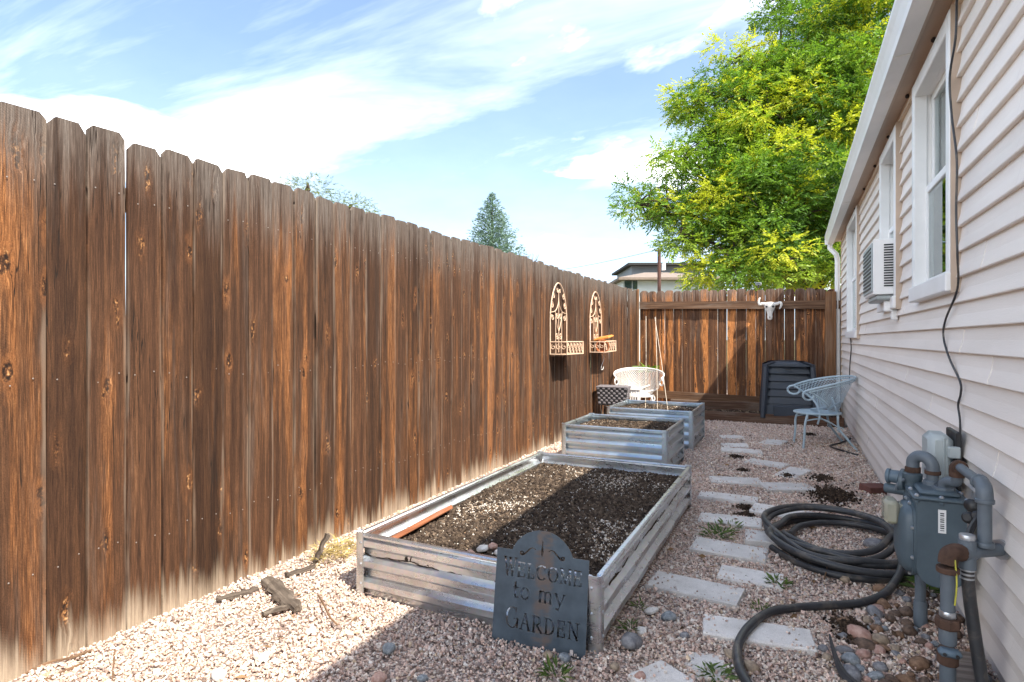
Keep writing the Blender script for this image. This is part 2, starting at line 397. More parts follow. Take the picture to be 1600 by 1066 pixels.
def m_leaf(name, trans=.35, rough=.5):
    m, t = new_mat(name); a = N(t, 'ShaderNodeVertexColor', layer_name='Col').outputs[0]
    p = N(t, 'ShaderNodeBsdfPrincipled', {'Base Color': a, 'Roughness': rough, 'Specular IOR Level': .35})
    tr = N(t, 'ShaderNodeBsdfTranslucent', {'Color': mixc(t, 1., a, (1.5, 1.6, .7), 'MULTIPLY')})
    mx = N(t, 'ShaderNodeMixShader', {0: trans, 1: p.outputs[0], 2: tr.outputs[0]})
    N(t, 'ShaderNodeOutputMaterial', {0: mx.outputs[0]}); return m

M = {}
M['picket'] = m_picket('weathered_cedar', 1.92, .58, .95)
M['picket_back'] = m_picket('orange_cedar', 2.02, 2.4, .8, .25, gain=1.7)
M['rail'] = m_timber('fence_rail_wood', (.115, .062, .036), (.23, .14, .085), 0, .5)
M['post'] = m_timber('fence_post_wood', (.17, .085, .042), (.30, .165, .085), 2, .25)
M['rail_y'] = m_timber('fence_back_rail_wood', (.11, .062, .037), (.22, .14, .088), 1, .5)
M['edging'] = m_timber('edging_timber', (.095, .052, .034), (.20, .125, .085), 0, .45)
M['scrap'] = m_timber('grey_scrap_wood', (.15, .12, .10), (.30, .25, .21), 0, .7)
M['redwood'] = m_timber('reddish_plank_wood', (.26, .095, .045), (.42, .20, .11), 1, .25)
M['siding'] = m_siding()
M['white'] = m_plain('white_trim_paint', (.78, .78, .77), .42, 0, .05, 6, .06, .5, ((.45, .42, .38), .60, .30))
M['gutter'] = m_plain('white_gutter_paint', (.74, .74, .73), .40, 0, .06, 4, .05, .5, ((.45, .42, .38), .58, .35))
M['soffit'] = m_plain('tan_soffit', (.46, .36, .28), .6, 0, .10, 6, .1)
M['frieze'] = m_plain('tan_frieze', (.55, .42, .31), .6, 0, .08, 6, .1)
M['galv'] = m_galv('aged_galvanised_steel', (.66, .68, .70), .27, .16)
M['galv_new'] = m_galv('blue_grey_galvanised_steel', (.56, .64, .70), .30, .12)
M['zinc'] = m_plain('zinc_fitting', (.52, .54, .56), .38, .85, .15, 20)
M['ground'] = m_ground(); M['soil'] = m_soil(); M['concrete'] = m_concrete()
M['gravel'] = m_vcol('crushed_granite', .8); M['crumb'] = m_vcol('soil_crumbs', .95, .4, 200., .1)
M['stone'] = m_vcol('river_stone', .6, .15, 60., .4)
M['rubber'] = m_plain('black_rubber', (.030, .031, .034), .48, 0, .25, 22, .12, .5, ((.15, .125, .10), .50, .55))
M['meter'] = m_plain('blue_grey_meter_paint', (.070, .098, .118), .48, 0, .16, 12, .15, .5, ((.20, .19, .165), .60, .45))
M['pipe'] = m_plain('grey_painted_pipe', (.105, .128, .150), .5, 0, .15, 12, .15, .5, ((.20, .15, .11), .58, .5))
M['rust'] = m_plain('rusty_iron', (.085, .050, .036), .85, 0, .35, 30, .4, .2)
M['bluevalve'] = m_plain('blue_valve_paint', (.085, .125, .16), .5, 0, .2, 18, .15)
M['boxgrey'] = m_plain('pale_grey_plastic_box', (.36, .40, .40), .5, 0, .08, 10, .05, .5, ((.22, .2, .17), .62, .4))
M['black'] = m_plain('black_plastic', (.018, .018, .019), .5, 0, .2, 20)
M['bin'] = m_plain('blue_black_plastic', (.030, .040, .056), .55, 0, .18, 9, .2, .5, ((.10, .10, .10), .60, .4))
M['terracotta'] = m_plain('terracotta', (.42, .15, .065), .8, 0, .15, 12, .1, .2)
M['orangeclay'] = m_plain('orange_clay', (.58, .24, .06), .75, 0, .12, 12, .1, .2)
M['basketmetal'] = m_plain('cream_painted_wire', (.66, .47, .33), .55, 0, .14, 22, .0, .4, ((.33, .15, .075), .60, .7))
M['traymetal'] = m_plain('rusty_tray', (.30, .17, .10), .7, 0, .2, 12)
M['chairblue'] = m_plain('pale_blue_metal_paint', (.36, .46, .52), .45, 0, .10, 16, .1, .5, ((.25, .22, .20), .63, .4))
M['chairwhite'] = m_plain('white_metal_paint', (.74, .72, .69), .45, 0, .06, 16, .05)
M['bone'] = m_plain('bleached_bone', (.68, .65, .60), .7, 0, .14, 26, .3, .3, ((.30, .25, .19), .60, .6))
M['signmetal'] = None
M['bamboo'] = m_plain('pale_stake', (.50, .42, .33), .6, 0, .15, 20)
M['brick'] = m_plain('red_brick', (.155, .070, .058), .9, 0, .2, 30, .4, .2)
M['bark'] = m_plain('dark_bark', (.060, .046, .036), .9, 0, .3, 9, .6, .1)
M['twig'] = m_plain('dry_twig', (.17, .105, .065), .9, 0, .3, 30, .3, .1)
M['leaf'] = m_leaf('tree_leaf', .36); M['needle'] = m_leaf('spruce_needle', .12, .6); M['weed'] = m_leaf('weed_leaf', .25)
M['straw'] = m_leaf('dry_straw', .2, .8)
m, t = new_mat('window_glass')
gl = N(t, 'ShaderNodeBsdfGlossy', {'Color': (.9, .95, .95, 1), 'Roughness': .02}); tr = N(t, 'ShaderNodeBsdfTransparent', {'Color': (.72, .80, .79, 1)})
fr = N(t, 'ShaderNodeFresnel', {'IOR': 1.6})
N(t, 'ShaderNodeOutputMaterial', {0: N(t, 'ShaderNodeMixShader', {0: mth(t, 'ADD', fr.outputs[0], .10, clamp=True), 1: tr.outputs[0], 2: gl.outputs[0]}).outputs[0]}); M['glass'] = m
M['blind'] = m_plain('pale_window_blind', (.42, .45, .45), .8, 0, .06, 4)
M['screen'] = m_plain('dark_insect_screen', (.085, .085, .085), .7, 0, .1, 40)
m, t = new_mat('fine_insect_screen')
N(t, 'ShaderNodeOutputMaterial', {0: N(t, 'ShaderNodeMixShader', {0: .55, 1: N(t, 'ShaderNodeBsdfTransparent').outputs[0], 2: N(t, 'ShaderNodeBsdfDiffuse', {'Color': (.03, .03, .03, 1)}).outputs[0]}).outputs[0]}); M['screen'] = m
M['dark'] = m_plain('dark_room', (.03, .03, .03), .9)
M['shingle'] = m_plain('brown_grey_shingle', (.17, .14, .125), .9, 0, .2, 6, .2, .2)
m, t = new_mat('yellowed_clear_plastic')
finish(t, (.62, .60, .47, 1), .25, 0, None, 0, 0, .5, **{'Transmission Weight': .55, 'IOR': 1.3}); M['index'] = m

# ============================================================ SETTING: ground
FX, WX = -2.331, 0.60                      # fence face, siding face
gm = MB(); gm.add([(-400, -300, -.012), (400, -300, -.012), (400, 700, -.012), (-400, 700, -.012)], [(0, 1, 2, 3)])
tag(gm.build('ground', M['ground']), 'gravel side yard and the open ground around it', None, None, 'structure')

BED1 = (-1.785, -.64, 2.035, 4.125, .277)
BED2 = (-1.88, -.945, 4.85, 5.66, .392)
BED3 = (-1.87, -.945, 6.20, 7.06, .402)
BEDS = (BED1, BED2, BED3)
PAVERS = [  # centre x, y, half length, half width, rotation, top z, thickness, kind
    (-.655, 7.20, .135, .10, .18, .012, .045), (-.575, 6.63, .135, .105, .22, .014, .045), (-.485, 6.30, .195, .105, .12, .030, .05),
    (-.215, 7.04, .115, .17, -.25, .010, .04), (-.23, 5.78, .175, .095, -.34, .022, .05), (-.015, 5.47, .095, .20, -.36, .018, .05),
    (-.425, 4.955, .195, .10, .19, .026, .05), (-.05, 4.915, .19, .10, .47, .028, .05), (-.43, 4.41, .20, .095, .0, .026, .05),
    (-.065, 4.195, .195, .098, -.13, .022, .05), (-.365, 3.87, .185, .095, .03, .020, .05), (-.155, 3.57, .10, .105, .06, .045, .07),
    (-.315, 3.315, .19, .10, -.05, .028, .05), (-.195, 3.005, .145, .095, .0, .014, .045), (-.41, 2.742, .205, .095, -.10, .024, .05),
    (-.13, 2.435, .20, .085, .14, .022, .05), (-.275, 2.115, .065, .075, .25, .010, .04), (-.375, 1.95, .11, .085, -.55, .016, .05)]
PAVER_TXT = ['small half-buried grey paver, farthest of the stepping path', 'sunken crumbled grey paver before the farthest one on the path',
    'clean upright-edged grey paver beside the far steel bed', 'buried grey paver lying askew near the front leg of the blue chair',
    'tilted grey paver just beyond the diamond-turned one', 'grey paver turned like a diamond in the middle of the path',
    'long grey paver nearest the middle steel bed corner', 'grey paver overlapping corner to corner with its left neighbour',
    'long grey paver beside the far corner of the low steel bed', 'speckled grey paver just beyond the coiled hose',
    'grey paver with weeds growing along its front edge', 'short raised paver block tucked against the hose coil',
    'long grey paver crossed by the left bend of the hose coil', 'broken buried grey paver with weeds at its right',
    'large clean grey paver beside the near corner of the low bed', 'large grey paver crossed by the loose hose end',
    'broken bluish paver fragment at the bottom of the path', 'grey paver corner cut by the bottom edge of the picture']

def inside_bed(x, y, m=.0): 
    r = np.zeros(len(x), bool)
    for b in BEDS: r |= (x > b[0] - m) & (x < b[1] + m) & (y > b[2] - m) & (y < b[3] + m)
    return r
def inside_pavers(x, y, shrink=.012):
    r = np.zeros(len(x), bool)
    for cx, cy, hl, hw, a, zt, th in PAVERS:
        dx, dy = x - cx, y - cy; u = dx * math.cos(a) + dy * math.sin(a); w = -dx * math.sin(a) + dy * math.cos(a)
        r |= (abs(u) < hl - shrink) & (abs(w) < hw - shrink)
    return r
pos = []; siz = []
for (y0, y1, dens, s0, s1) in ((.95, 2.2, 10500, .0031, .0072), (2.2, 3.3, 10200, .0031, .0072), (3.3, 5.0, 8000, .0036, .0078), (5.0, 8.56, 4200, .0046, .0095)):
    n = int(dens * (y1 - y0) * (WX - FX + .1))
    x = rng.uniform(FX + .005, WX + .06, n); y = rng.uniform(y0, y1, n)
    keep = ~inside_bed(x, y) & ~inside_pavers(x, y)
    keep &= ~((y < 1.75) & (x > -1.2) & (rng.random(n) < .7))                 # thinner where nothing is looked at closely
    bald = np.array([mnoise.noise(Vector((a * 2.1, b * 2.1, 3.3))) for a, b in zip(x, y)])
    keep &= ~((bald > .34) & (rng.random(n) < .55))
    x, y = x[keep], y[keep]; s = rng.uniform(s0, s1, len(x)) * np.where(rng.random(len(x)) < .05, 1.7, 1.0)
    z = -.009 + s * rng.uniform(.25, 1.2, len(x)) + .005 + .006 * np.array([mnoise.noise(Vector((a * 3., b * 3., 0))) for a, b in zip(x, y)])
    z += np.clip((FX + .45 - x) / .45, 0, 1) * .022                       # gravel banked against the boards
    pos.append(np.stack([x, y, z], 1)); siz.append(s)
for cx, cy, hl, hw, a, zt, th in PAVERS:                                   # grit lying on the pavers, mostly at their edges
    n = 46; e = rng.random(n) ** .35; side = rng.integers(0, 4, n)
    u = np.where(side < 2, np.where(side == 0, -1, 1) * e, rng.uniform(-1, 1, n)) * hl; w_ = np.where(side >= 2, np.where(side == 2, -1, 1) * e, rng.uniform(-1, 1, n)) * hw
    s = rng.uniform(.003, .007, n); pos.append(np.stack([cx + u * math.cos(a) - w_ * math.sin(a), cy + u * math.sin(a) + w_ * math.cos(a), zt * .72 + s * .35], 1)); siz.append(s)
V, F, C = crumbs(np.concatenate(pos), np.concatenate(siz), GRAVEL_PAL, GRAVEL_W)
tag(np_mesh('gravel', V, F, M['gravel'], C), 'pinkish crushed granite gravel covering the side yard', 'gravel', None, 'stuff')
# the banked gravel sits on a thin wedge of earth along the boards
w = MB(); w.prism([(FX - .02, -.03), (FX + .50, -.03), (FX + .42, -.008), (FX + .1, .008), (FX - .02, .016)], .3, 9.4)
tag(w.build('earth_bank', M['ground']), None, None, None, 'structure')

# ============================================================ left fence
def picket(name, w, h, th, mat, parent, loc, rz=0., ear=.03, lean=0., rows=9, seed=0, round_top=False):
    r = random.Random(seed); mb = MB()
    e = ear
    if round_top: prof_top = [(-w / 2, h - e), (-w / 2 + e * .32, h - e * .38), (-w / 2 + e, h), (w / 2 - e, h), (w / 2 - e * .32, h - e * .38), (w / 2, h - e)]
    else: prof_top = [(-w / 2, h - e), (-w / 2 + e * .8, h), (w / 2 - e * .8, h), (w / 2, h - e)]
    j = [(y + r.uniform(-.002, .002), z + r.uniform(-.004, .004)) for y, z in prof_top]
    k = len(j); cup = r.uniform(-.003, .003); bow = r.uniform(-.006, .006); tw = r.uniform(-.004, .004)
    ys = [-w / 2 + w * i / (k - 1) for i in range(k)]
    P = []; F = []
    for back in (0, 1):
        for i in range(rows):
            zz_ = -.06 + (h - e + .06) * i / (rows - 1)
            f = i / (rows - 1)
            for q in range(k):
                if i == rows - 1: y, z = j[q]
                else: y, z = ys[q] + (r.uniform(-.0012, .0012) if q in (0, k - 1) else 0), zz_
                u = y / (w / 2)
                x = cup * (1 - u * u) + bow * math.sin(f * 3.1) + tw * u * f + lean * f
                bev = .0025 if abs(u) > .98 else 0
                P.append((x - (th if back else bev), y, z))
    n1 = rows * k
    for i in range(rows - 1):
        for q in range(k - 1):
            a = i * k + q; F.append((a, a + 1, a + 1 + k, a + k)); F.append((n1 + a + k, n1 + a + k + 1, n1 + a + 1, n1 + a))
        F.append((i * k, i * k + k, n1 + i * k + k, n1 + i * k)); a = i * k + k - 1; F.append((a + k, a, n1 + a, n1 + a + k))
    for q in range(k - 1): a = (rows - 1) * k + q; F.append((a, a + 1, n1 + a + 1, n1 + a))
    mb.add(P, F)
    o = mb.build(name, mat, parent, loc, fix=True); o.rotation_euler = (0, 0, rz)
    return o

lf = thing('wooden_fence', 'tall brown weathered board fence with clipped picket tops along the left', 'fence', (FX, .5, 0))
edges = [.44, .578, .712, .845, .952 + .03, 1.12, 1.255, 1.385, 1.525, 1.655, 1.79]
edges = [.40, .535, .67, .80, .94]
px_edges = [74, 135, 196, 253, 301, 347, 388, 426, 460, 492, 522]
for px in px_edges:
    a = (px - 800) / 900; th_ = math.atan(441 / 900); d = FX / (a * math.cos(th_) - math.sin(th_)); edges.append(d * (a * math.sin(th_) + math.cos(th_)))
while edges[-1] < 9.42: edges.append(edges[-1] + random.gauss(.139, .004))
nails = MB()
for i in range(len(edges) - 1):
    y0, y1 = edges[i], edges[i + 1]
    if y1 > 9.56: break
    gap = random.choice((.0015, .002, .003, .0025)) 
    if abs(y0 - edges[7]) < .001: gap = .009
    wdt = y1 - y0 - gap
    top = 1.93 + .012 * (y0 / 9.) + random.uniform(-.012, .012)
    cy = (y0 + y1) / 2 + gap / 2
    xo = random.uniform(-.005, .004)
    picket('picket', wdt, top, .017, M['picket'], lf, (xo, cy - .5, 0), random.uniform(-.018, .018), random.uniform(.022, .032), random.uniform(-.004, .004), 9, i)
    for zr in (.36, 1.0, 1.70):
        for s in (-1, 1):
            yy = cy - .5 + s * (wdt * .27 + random.uniform(-.008, .008)); zc = zr + random.uniform(-.02, .02)
            nails.lathe([(.0022, 0), (.0028, .0014), (.0014, .0022)], 6, (xo + .0005, yy, zc), (1, 0, 0))
tag(nails.build('nail_head', m_plain('dull_nail', (.26, .23, .21), .6, .3), lf), None, None, None, 'stuff')
for zr in (.36, 1.0, 1.70):
    MB().box(-.072, -.028, -.1, 9.0, zr - .045, zr + .045, .004).build('rail', M['rail_y'], lf)
for yp in (.0, 2.3, 4.75, 7.2): MB().box(-.165, -.075, yp - .045, yp + .045, -.05, 1.84, .006).build('post', M['post'], lf)

# ============================================================ back fence
BY = 9.45
bf_ = thing('wooden_fence', 'orange and grey board fence with rails and rounded tops across the back', 'fence', (0, BY, 0))
x = FX + .045; i = 0
def bslope(x): return -.022 * (x - FX)      # the tops fall a little to the right
while x < WX + .12:
    wdt = random.uniform(.128, .138)
    picket('picket', wdt, 1.945 + bslope(x) + random.uniform(-.012, .012), .017, M['picket_back'], bf_, (x + wdt / 2, .018 + random.uniform(-.004, .004), 0), R(-90) + random.uniform(-.03, .03), .036, random.uniform(-.006, .006), 9, 200 + i, True)
    x += wdt + random.choice((.0015, .002, .002, .002, .003, .003, .005, .008)); i += 1
def slant_rail(z0, z1, ya, yb, xa, xb):
    m_ = MB(); 
    P = [(xx, yy, zz_ + bslope(xx)) for xx in (xa, xb) for yy in (ya, yb) for zz_ in (z0, z1)]
    m_.add(P, [(0, 1, 3, 2), (4, 6, 7, 5), (0, 4, 5, 1), (2, 3, 7, 6), (0, 2, 6, 4), (1, 5, 7, 3)])
    return m_
slant_rail(1.645, 1.765, -.040, -.004, FX + .05, WX + .02).build('rail', M['rail'], bf_)
slant_rail(.205, .325, -.040, -.004, FX + .05, WX + .02).build('rail', M['rail'], bf_)
MB().box(.395, .535, -.085, -.044, .0, 1.83, .005).build('post', M['post'], bf_)
MB().box(FX + .005, FX + .04, -.07, -.01, -.05, 1.97, .005).build('post', M['post'], bf_)

# ============================================================ house
HY0, HY1 = -3.2, 9.34
hs = thing('house', 'single-storey house wall of pale pinkish lap siding with white gutter on the right', 'house', (WX, 0, 0))
WIN = [(2.91, 3.746, 1.35, 2.505), (4.327, 5.077, 1.35, 2.505), (6.86, 8.08, 1.165, 2.52)]
PITCH = .1016; Z0 = .0815; NC = 25
for kx in range(NC):
    z0 = Z0 + kx * PITCH; z1 = z0 + PITCH
    if z0 > 2.56: break
    spans = [(HY0, HY1)]
    for (a, b, c, d) in WIN:
        if min(z1, d) - max(z0, c) > .07:
            ns = []
            for (p, q) in spans:
                if b <= p or a >= q: ns.append((p, q)); continue
                if p < a - .02: ns.append((p, a + .01))
                if q > b + .02: ns.append((b - .01, q))
            spans = ns
    r = random.Random(kx * 5 + 1); cuts = [2.42 + (kx % 3) * .2 if kx % 4 in (0, 1) else 5.6, 3.02 + .5 * (kx % 2), 4.05 + .35 * (kx % 3)]
    cuts = [r.choice([2.3, 2.65, 3.3, 3.95, 4.6, 5.4, 6.1]) + .02 * kx] + ([r.choice([6.9, 7.4, 8.0])] if r.random() < .5 else [])
    for (p, q) in spans:
        pts = [p] + [c for c in sorted(cuts) if p + .25 < c < q - .25] + [q]
        for si in range(len(pts) - 1):
            off = .0016 * (si % 2)
            prof = [(-.008 - off, z0 + .001), (-.0065 - off, z0 - .0022), (.015, z0 - .001), (.015, z0 + .004), (.0155, z1 + .008), (.0115 - off, z1 + .008), (.0045 - off, z0 + .05)]
            ya, yb = pts[si], pts[si + 1] + (.012 if si < len(pts) - 2 and off else 0)
            MB().prism(prof, ya, yb).build('siding_board', M['siding'], hs)
# wall behind the siding (with the openings left free), foundation, corner, roof
sheath = MB()
ys = sorted({HY0, HY1 - .01} | {v for w_ in WIN for v in w_[:2]})
for a, b in zip(ys[:-1], ys[1:]):
    op = [w_ for w_ in WIN if w_[0] <= a and w_[1] >= b]
    if op: sheath.box(.018, .10, a, b, .05, op[0][2]); sheath.box(.018, .10, a, b, op[0][3], 2.60)
    else: sheath.box(.018, .10, a, b, .05, 2.60)
sheath.build('wall_sheathing', M['dark'], hs)
MB().box(.022, .22, HY0, HY1 - .02, -.3, .079).build('foundation', M['concrete'], hs)
MB().box(-.006, .05, HY1 - .012, HY1 + .055, .075, 2.60, .003).build('corner_trim', M['frieze'], hs)
MB().box(.02, 6.0, HY1 + .0, HY1 + .05, .0, 2.6).build('end_wall', M['siding'], hs)
MB().box(.02, 6.0, HY0 - .05, HY0, .0, 2.6).build('end_wall', M['siding'], hs)
MB().box(.5, .52, HY0, HY1, .0, 2.58).build('inner_wall', M['dark'], hs)
MB().box(-.004, .02, HY0, HY1, 2.508, 2.566, .002).build('frieze_board', M['frieze'], hs)
EY1 = 9.60  # eave extended past the wall end so it shades the back fence
MB().box(-.078, .03, HY0 - .2, EY1, 2.566, 2.58, .0).build('soffit', M['soffit'], hs)
MB().box(-.088, -.074, HY0 - .2, EY1, 2.545, 2.70, .002).build('fascia', M['soffit'], hs)
gut = [(-.092, 2.535), (-.168, 2.528), (-.172, 2.56), (-.186, 2.60), (-.200, 2.628), (-.200, 2.652), (-.194, 2.652), (-.194, 2.632), (-.180, 2.603), (-.166, 2.562), (-.162, 2.535), (-.092, 2.541), (-.092, 2.652), (-.090, 2.652), (-.090, 2.535)]
g_ = MB(); g_.prism(gut, HY0 - .2, EY1); g_.box(-.198, -.093, EY1 - .0015, EY1 + .003, 2.53, 2.652); g_.build('gutter', M['gutter'], hs)
for yy in (3.35, 6.7): MB().box(-.166, -.094, yy, yy + .030, 2.5255, 2.5335).build('gutter_seam', M['gutter'], hs)
rf = MB(); sl_ = math.tan(R(18))
rf.prism([(-.10, 2.69), (4.0, 2.69 + 4.1 * sl_), (8.0, 2.69), (8.0, 2.66), (4.0, 2.66 + 4.1 * sl_), (-.10, 2.66)], HY0 - .2, EY1)
rf.build('roof', M['shingle'], hs)
for yy in (2.15, 2.75, 3.30, 4.0, 4.75, 5.5, 6.3, 7.2): MB().lathe([(.006, 0), (.011, .006), (.011, .016), (.006, .022)], 8, (-.012, yy, 2.544)).build('light_clip', M['black'], hs)
dsp = MB(); dsp.tube([(-.135, EY1 - .06, 2.53), (-.135, EY1 - .06, 2.47), (-.06, HY1 + .10, 2.36), (-.045, HY1 + .10, 2.28), (-.045, HY1 + .10, .1)], .034, 8)
dsp.build('downspout', M['gutter'], hs)

def window(y0, y1, z0, z1, sash='double', cw=.062):
    wn = MB()
    xo = -.030
    wn.box(xo, .03, y0, y0 + cw, z0, z1, .004); wn.box(xo, .03, y1 - cw, y1, z0, z1, .004)
    wn.box(xo + .001, .03, y0 + cw, y1 - cw, z1 - cw - .01, z1 - .001, .004)
    wo = wn.build('window', M['white'], hs)
    MB().box(xo - .014, .10, y0 - .006, y1 + .006, z0 - .004, z0 + cw + .012, .005).build('sill', M['white'], wo)
    MB().box(xo + .004, .02, y0 - .012, y0 - .001, z0 - .01, z1 + .01, .0).build('trim_channel', M['soffit'], wo)  # trim channel, coloured brown for the gap shading beside the casing
    j = MB(); ya, yb, za, zb = y0 + cw - .012, y1 - cw + .012, z0 + cw + .012, z1 - cw - .008
    j.box(.0, .115, ya - .02, ya, za, zb + .02); j.box(.0, .115, yb, yb + .02, za, zb + .02); j.box(.0, .115, ya, yb, zb, zb + .02); j.box(.0, .115, ya, yb, za - .02, za)
    j.build('jamb', M['white'], wo)
    zm = za + (zb - za) * .5; fw = .038
    for (a, b, x0, nm) in ((zm - .012, zb, .048, 'upper_sash'), (za, zm + .022, .022, 'lower_sash')):
        s_ = MB(); s_.box(x0, x0 + .026, ya, ya + fw, a, b, .003); s_.box(x0, x0 + .026, yb - fw, yb, a, b, .003)
        s_.box(x0 + .001, x0 + .025, ya + fw, yb - fw, a, a + fw, .003); s_.box(x0 + .001, x0 + .025, ya + fw, yb - fw, b - fw, b, .003)
        s_.build(nm, M['white'], wo)
        MB().box(x0 + .010, x0 + .014, ya + fw - .004, yb - fw + .004, a + fw - .004, b - fw + .004).build('pane', M['glass'], wo)
    MB().box(.0495, .0510, ya + .002, yb - .002, za + .002, zm + .008, .0).build('insect_screen', M['screen'], wo) if sash == 'screen' else None
    MB().box(.20, .205, ya - .1, yb + .1, za - .1, zb + .1).build('blind', M['blind'], wo)
    return wo
window(*WIN[0], 'screen'); window(*WIN[1]); window(*WIN[2], 'screen')

# ============================================================ raised beds
def corr_panel(name, length, h, mat, parent, loc, rz, period=.0917, amp=.0125, z_lo=-.03, flat=.6):
    """corrugated sheet in local XZ, outer face towards -Y"""
    # trapezoid ribs: (phase, outward?) break points
    brk = [(0.0, -1), (flat / 2, -1), (.5 - flat / 2, 1), (.5 + flat / 2, 1), (1 - flat / 2, -1)] if flat < .5 else [(0.0, -1), (.19, -1), (.31, 1), (.69, 1), (.81, -1)]
    top_ = h - .014; zs = []; xs_ = []
    k = 0; z = z_lo
    ph0 = math.floor(z_lo / period)
    cand = []
    for c_ in range(int(ph0), int(top_ / period) + 2):
        for p_, o_ in brk: cand.append(((c_ + p_) * period, -amp * o_))
    cand.sort()
    def prof(z):
        for (za, oa), (zb, ob) in zip(cand[:-1], cand[1:]):
            if za <= z <= zb: return oa + (ob - oa) * (z - za) / (zb - za + 1e-9)
        return cand[-1][1]
    zs = sorted({z_lo, top_} | {z for z, _ in cand if z_lo < z < top_})
    P = []; F = []; nx = max(2, int(length / .25))
    for side in (0, 1):
        for z in zs:
            for i in range(nx + 1):
                P.append((length * i / nx, prof(z) + (.0022 if side else 0) + .0025 * math.sin(i * 2.3 + loc[0] * 5), z))
    r = nx + 1; n1 = r * len(zs)
    for a in range(len(zs) - 1):
        for i in range(nx):
            k = a * r + i; F.append((k, k + 1, k + 1 + r, k + r)); F.append((n1 + k + r, n1 + k + r + 1, n1 + k + 1, n1 + k))
    m_ = MB(); m_.add(P, F); o = m_.build(name, mat, parent, loc, smooth=False, fix=False); o.rotation_euler = (0, 0, rz); return o

def raised_bed(b, mat, label, rim_w=.020, period=.0917, skew=0., flat=.6):
    x0, x1, y0, y1, h = b; L, Wd = x1 - x0, y1 - y0
    t_ = thing('raised_garden_bed', label, 'planter', (x0, y0, 0), skew)
    c = .03
    corr_panel('side_panel', L - 2 * c, h, mat, t_, (c, .012, 0), 0, period, flat=flat)
    corr_panel('side_panel', L - 2 * c, h, mat, t_, (L - c, Wd - .012, 0), math.pi, period, flat=flat)
    corr_panel('side_panel', Wd - 2 * c, h, mat, t_, (L - .012, c, 0), R(90), period, flat=flat)
    corr_panel('side_panel', Wd - 2 * c, h, mat, t_, (.012, Wd - c, 0), R(-90), period, flat=flat)
    # rolled safety edge
    for (a, bb, ax) in (((c, 0, h), (L - c, 0, h), 0), ((c, Wd, h), (L - c, Wd, h), 0), ((0, c, h), (0, Wd - c, h), 1), ((L, c, h), (L, Wd - c, h), 1)):
        m_ = MB()
        if ax == 0: yy = a[1] + (.012 if a[1] == 0 else -.012); m_.box(a[0], bb[0], yy - rim_w / 2 - .004, yy + rim_w / 2 + .004, h - .024, h - .004, .006)
        else: xx = a[0] + (.012 if a[0] == 0 else -.012); m_.box(xx - rim_w / 2 - .004, xx + rim_w / 2 + .004, a[1], bb[1], h - .024, h - .004, .006)
        m_.build('top_edge', mat, t_)
    bolts = MB()
    for cx, cy, sx, sy in ((0, 0, 1, 1), (L, 0, -1, 1), (L, Wd, -1, -1), (0, Wd, 1, -1)):
        m_ = MB(); leg = .042; n = 6; out = []
        prof = [(cx + sx * leg, cy - sy * .004), (cx + sx * .014, cy - sy * .004)] + [(cx + sx * (.014 - .018 * math.sin(a)), cy + sy * (.014 - .018 * math.cos(a))) for a in [R(90) * k / n for k in range(1, n)]] + [(cx - sx * .004, cy + sy * .014), (cx - sx * .004, cy + sy * leg)]
        inn = [(p[0] + sx * .002, p[1] + sy * .0035) if i < 2 else (p[0] + sx * .0035, p[1] + sy * .002) for i, p in enumerate(prof)][::-1]
        m_.prism(prof + inn, -.03, h + .001, 'z'); m_.build('corner_post', mat, t_, smooth=True)
        for zb in [h * f for f in (.18, .5, .84)]:
            bolts.lathe([(.0065, 0), (.0065, .002), (.003, .005)], 7, (cx + sx * .030, cy - sy * .004, zb), (0, -sy, 0))
            bolts.lathe([(.0065, 0), (.0065, .002), (.003, .005)], 7, (cx - sx * .004, cy + sy * .030, zb), (-sx, 0, 0))
    tag(bolts.build('bolt', M['zinc'], t_), None, None, None, 'stuff')
    return t_
raised_bed(BED1, M['galv'], 'long low galvanised steel garden bed nearest, behind the welcome sign', flat=.28)
raised_bed(BED2, M['galv_new'], 'square blue-grey corrugated steel bed just behind the long low bed', flat=.2)
raised_bed(BED3, M['galv_new'], 'square blue-grey corrugated steel bed farthest back, with thin stakes', flat=.2)

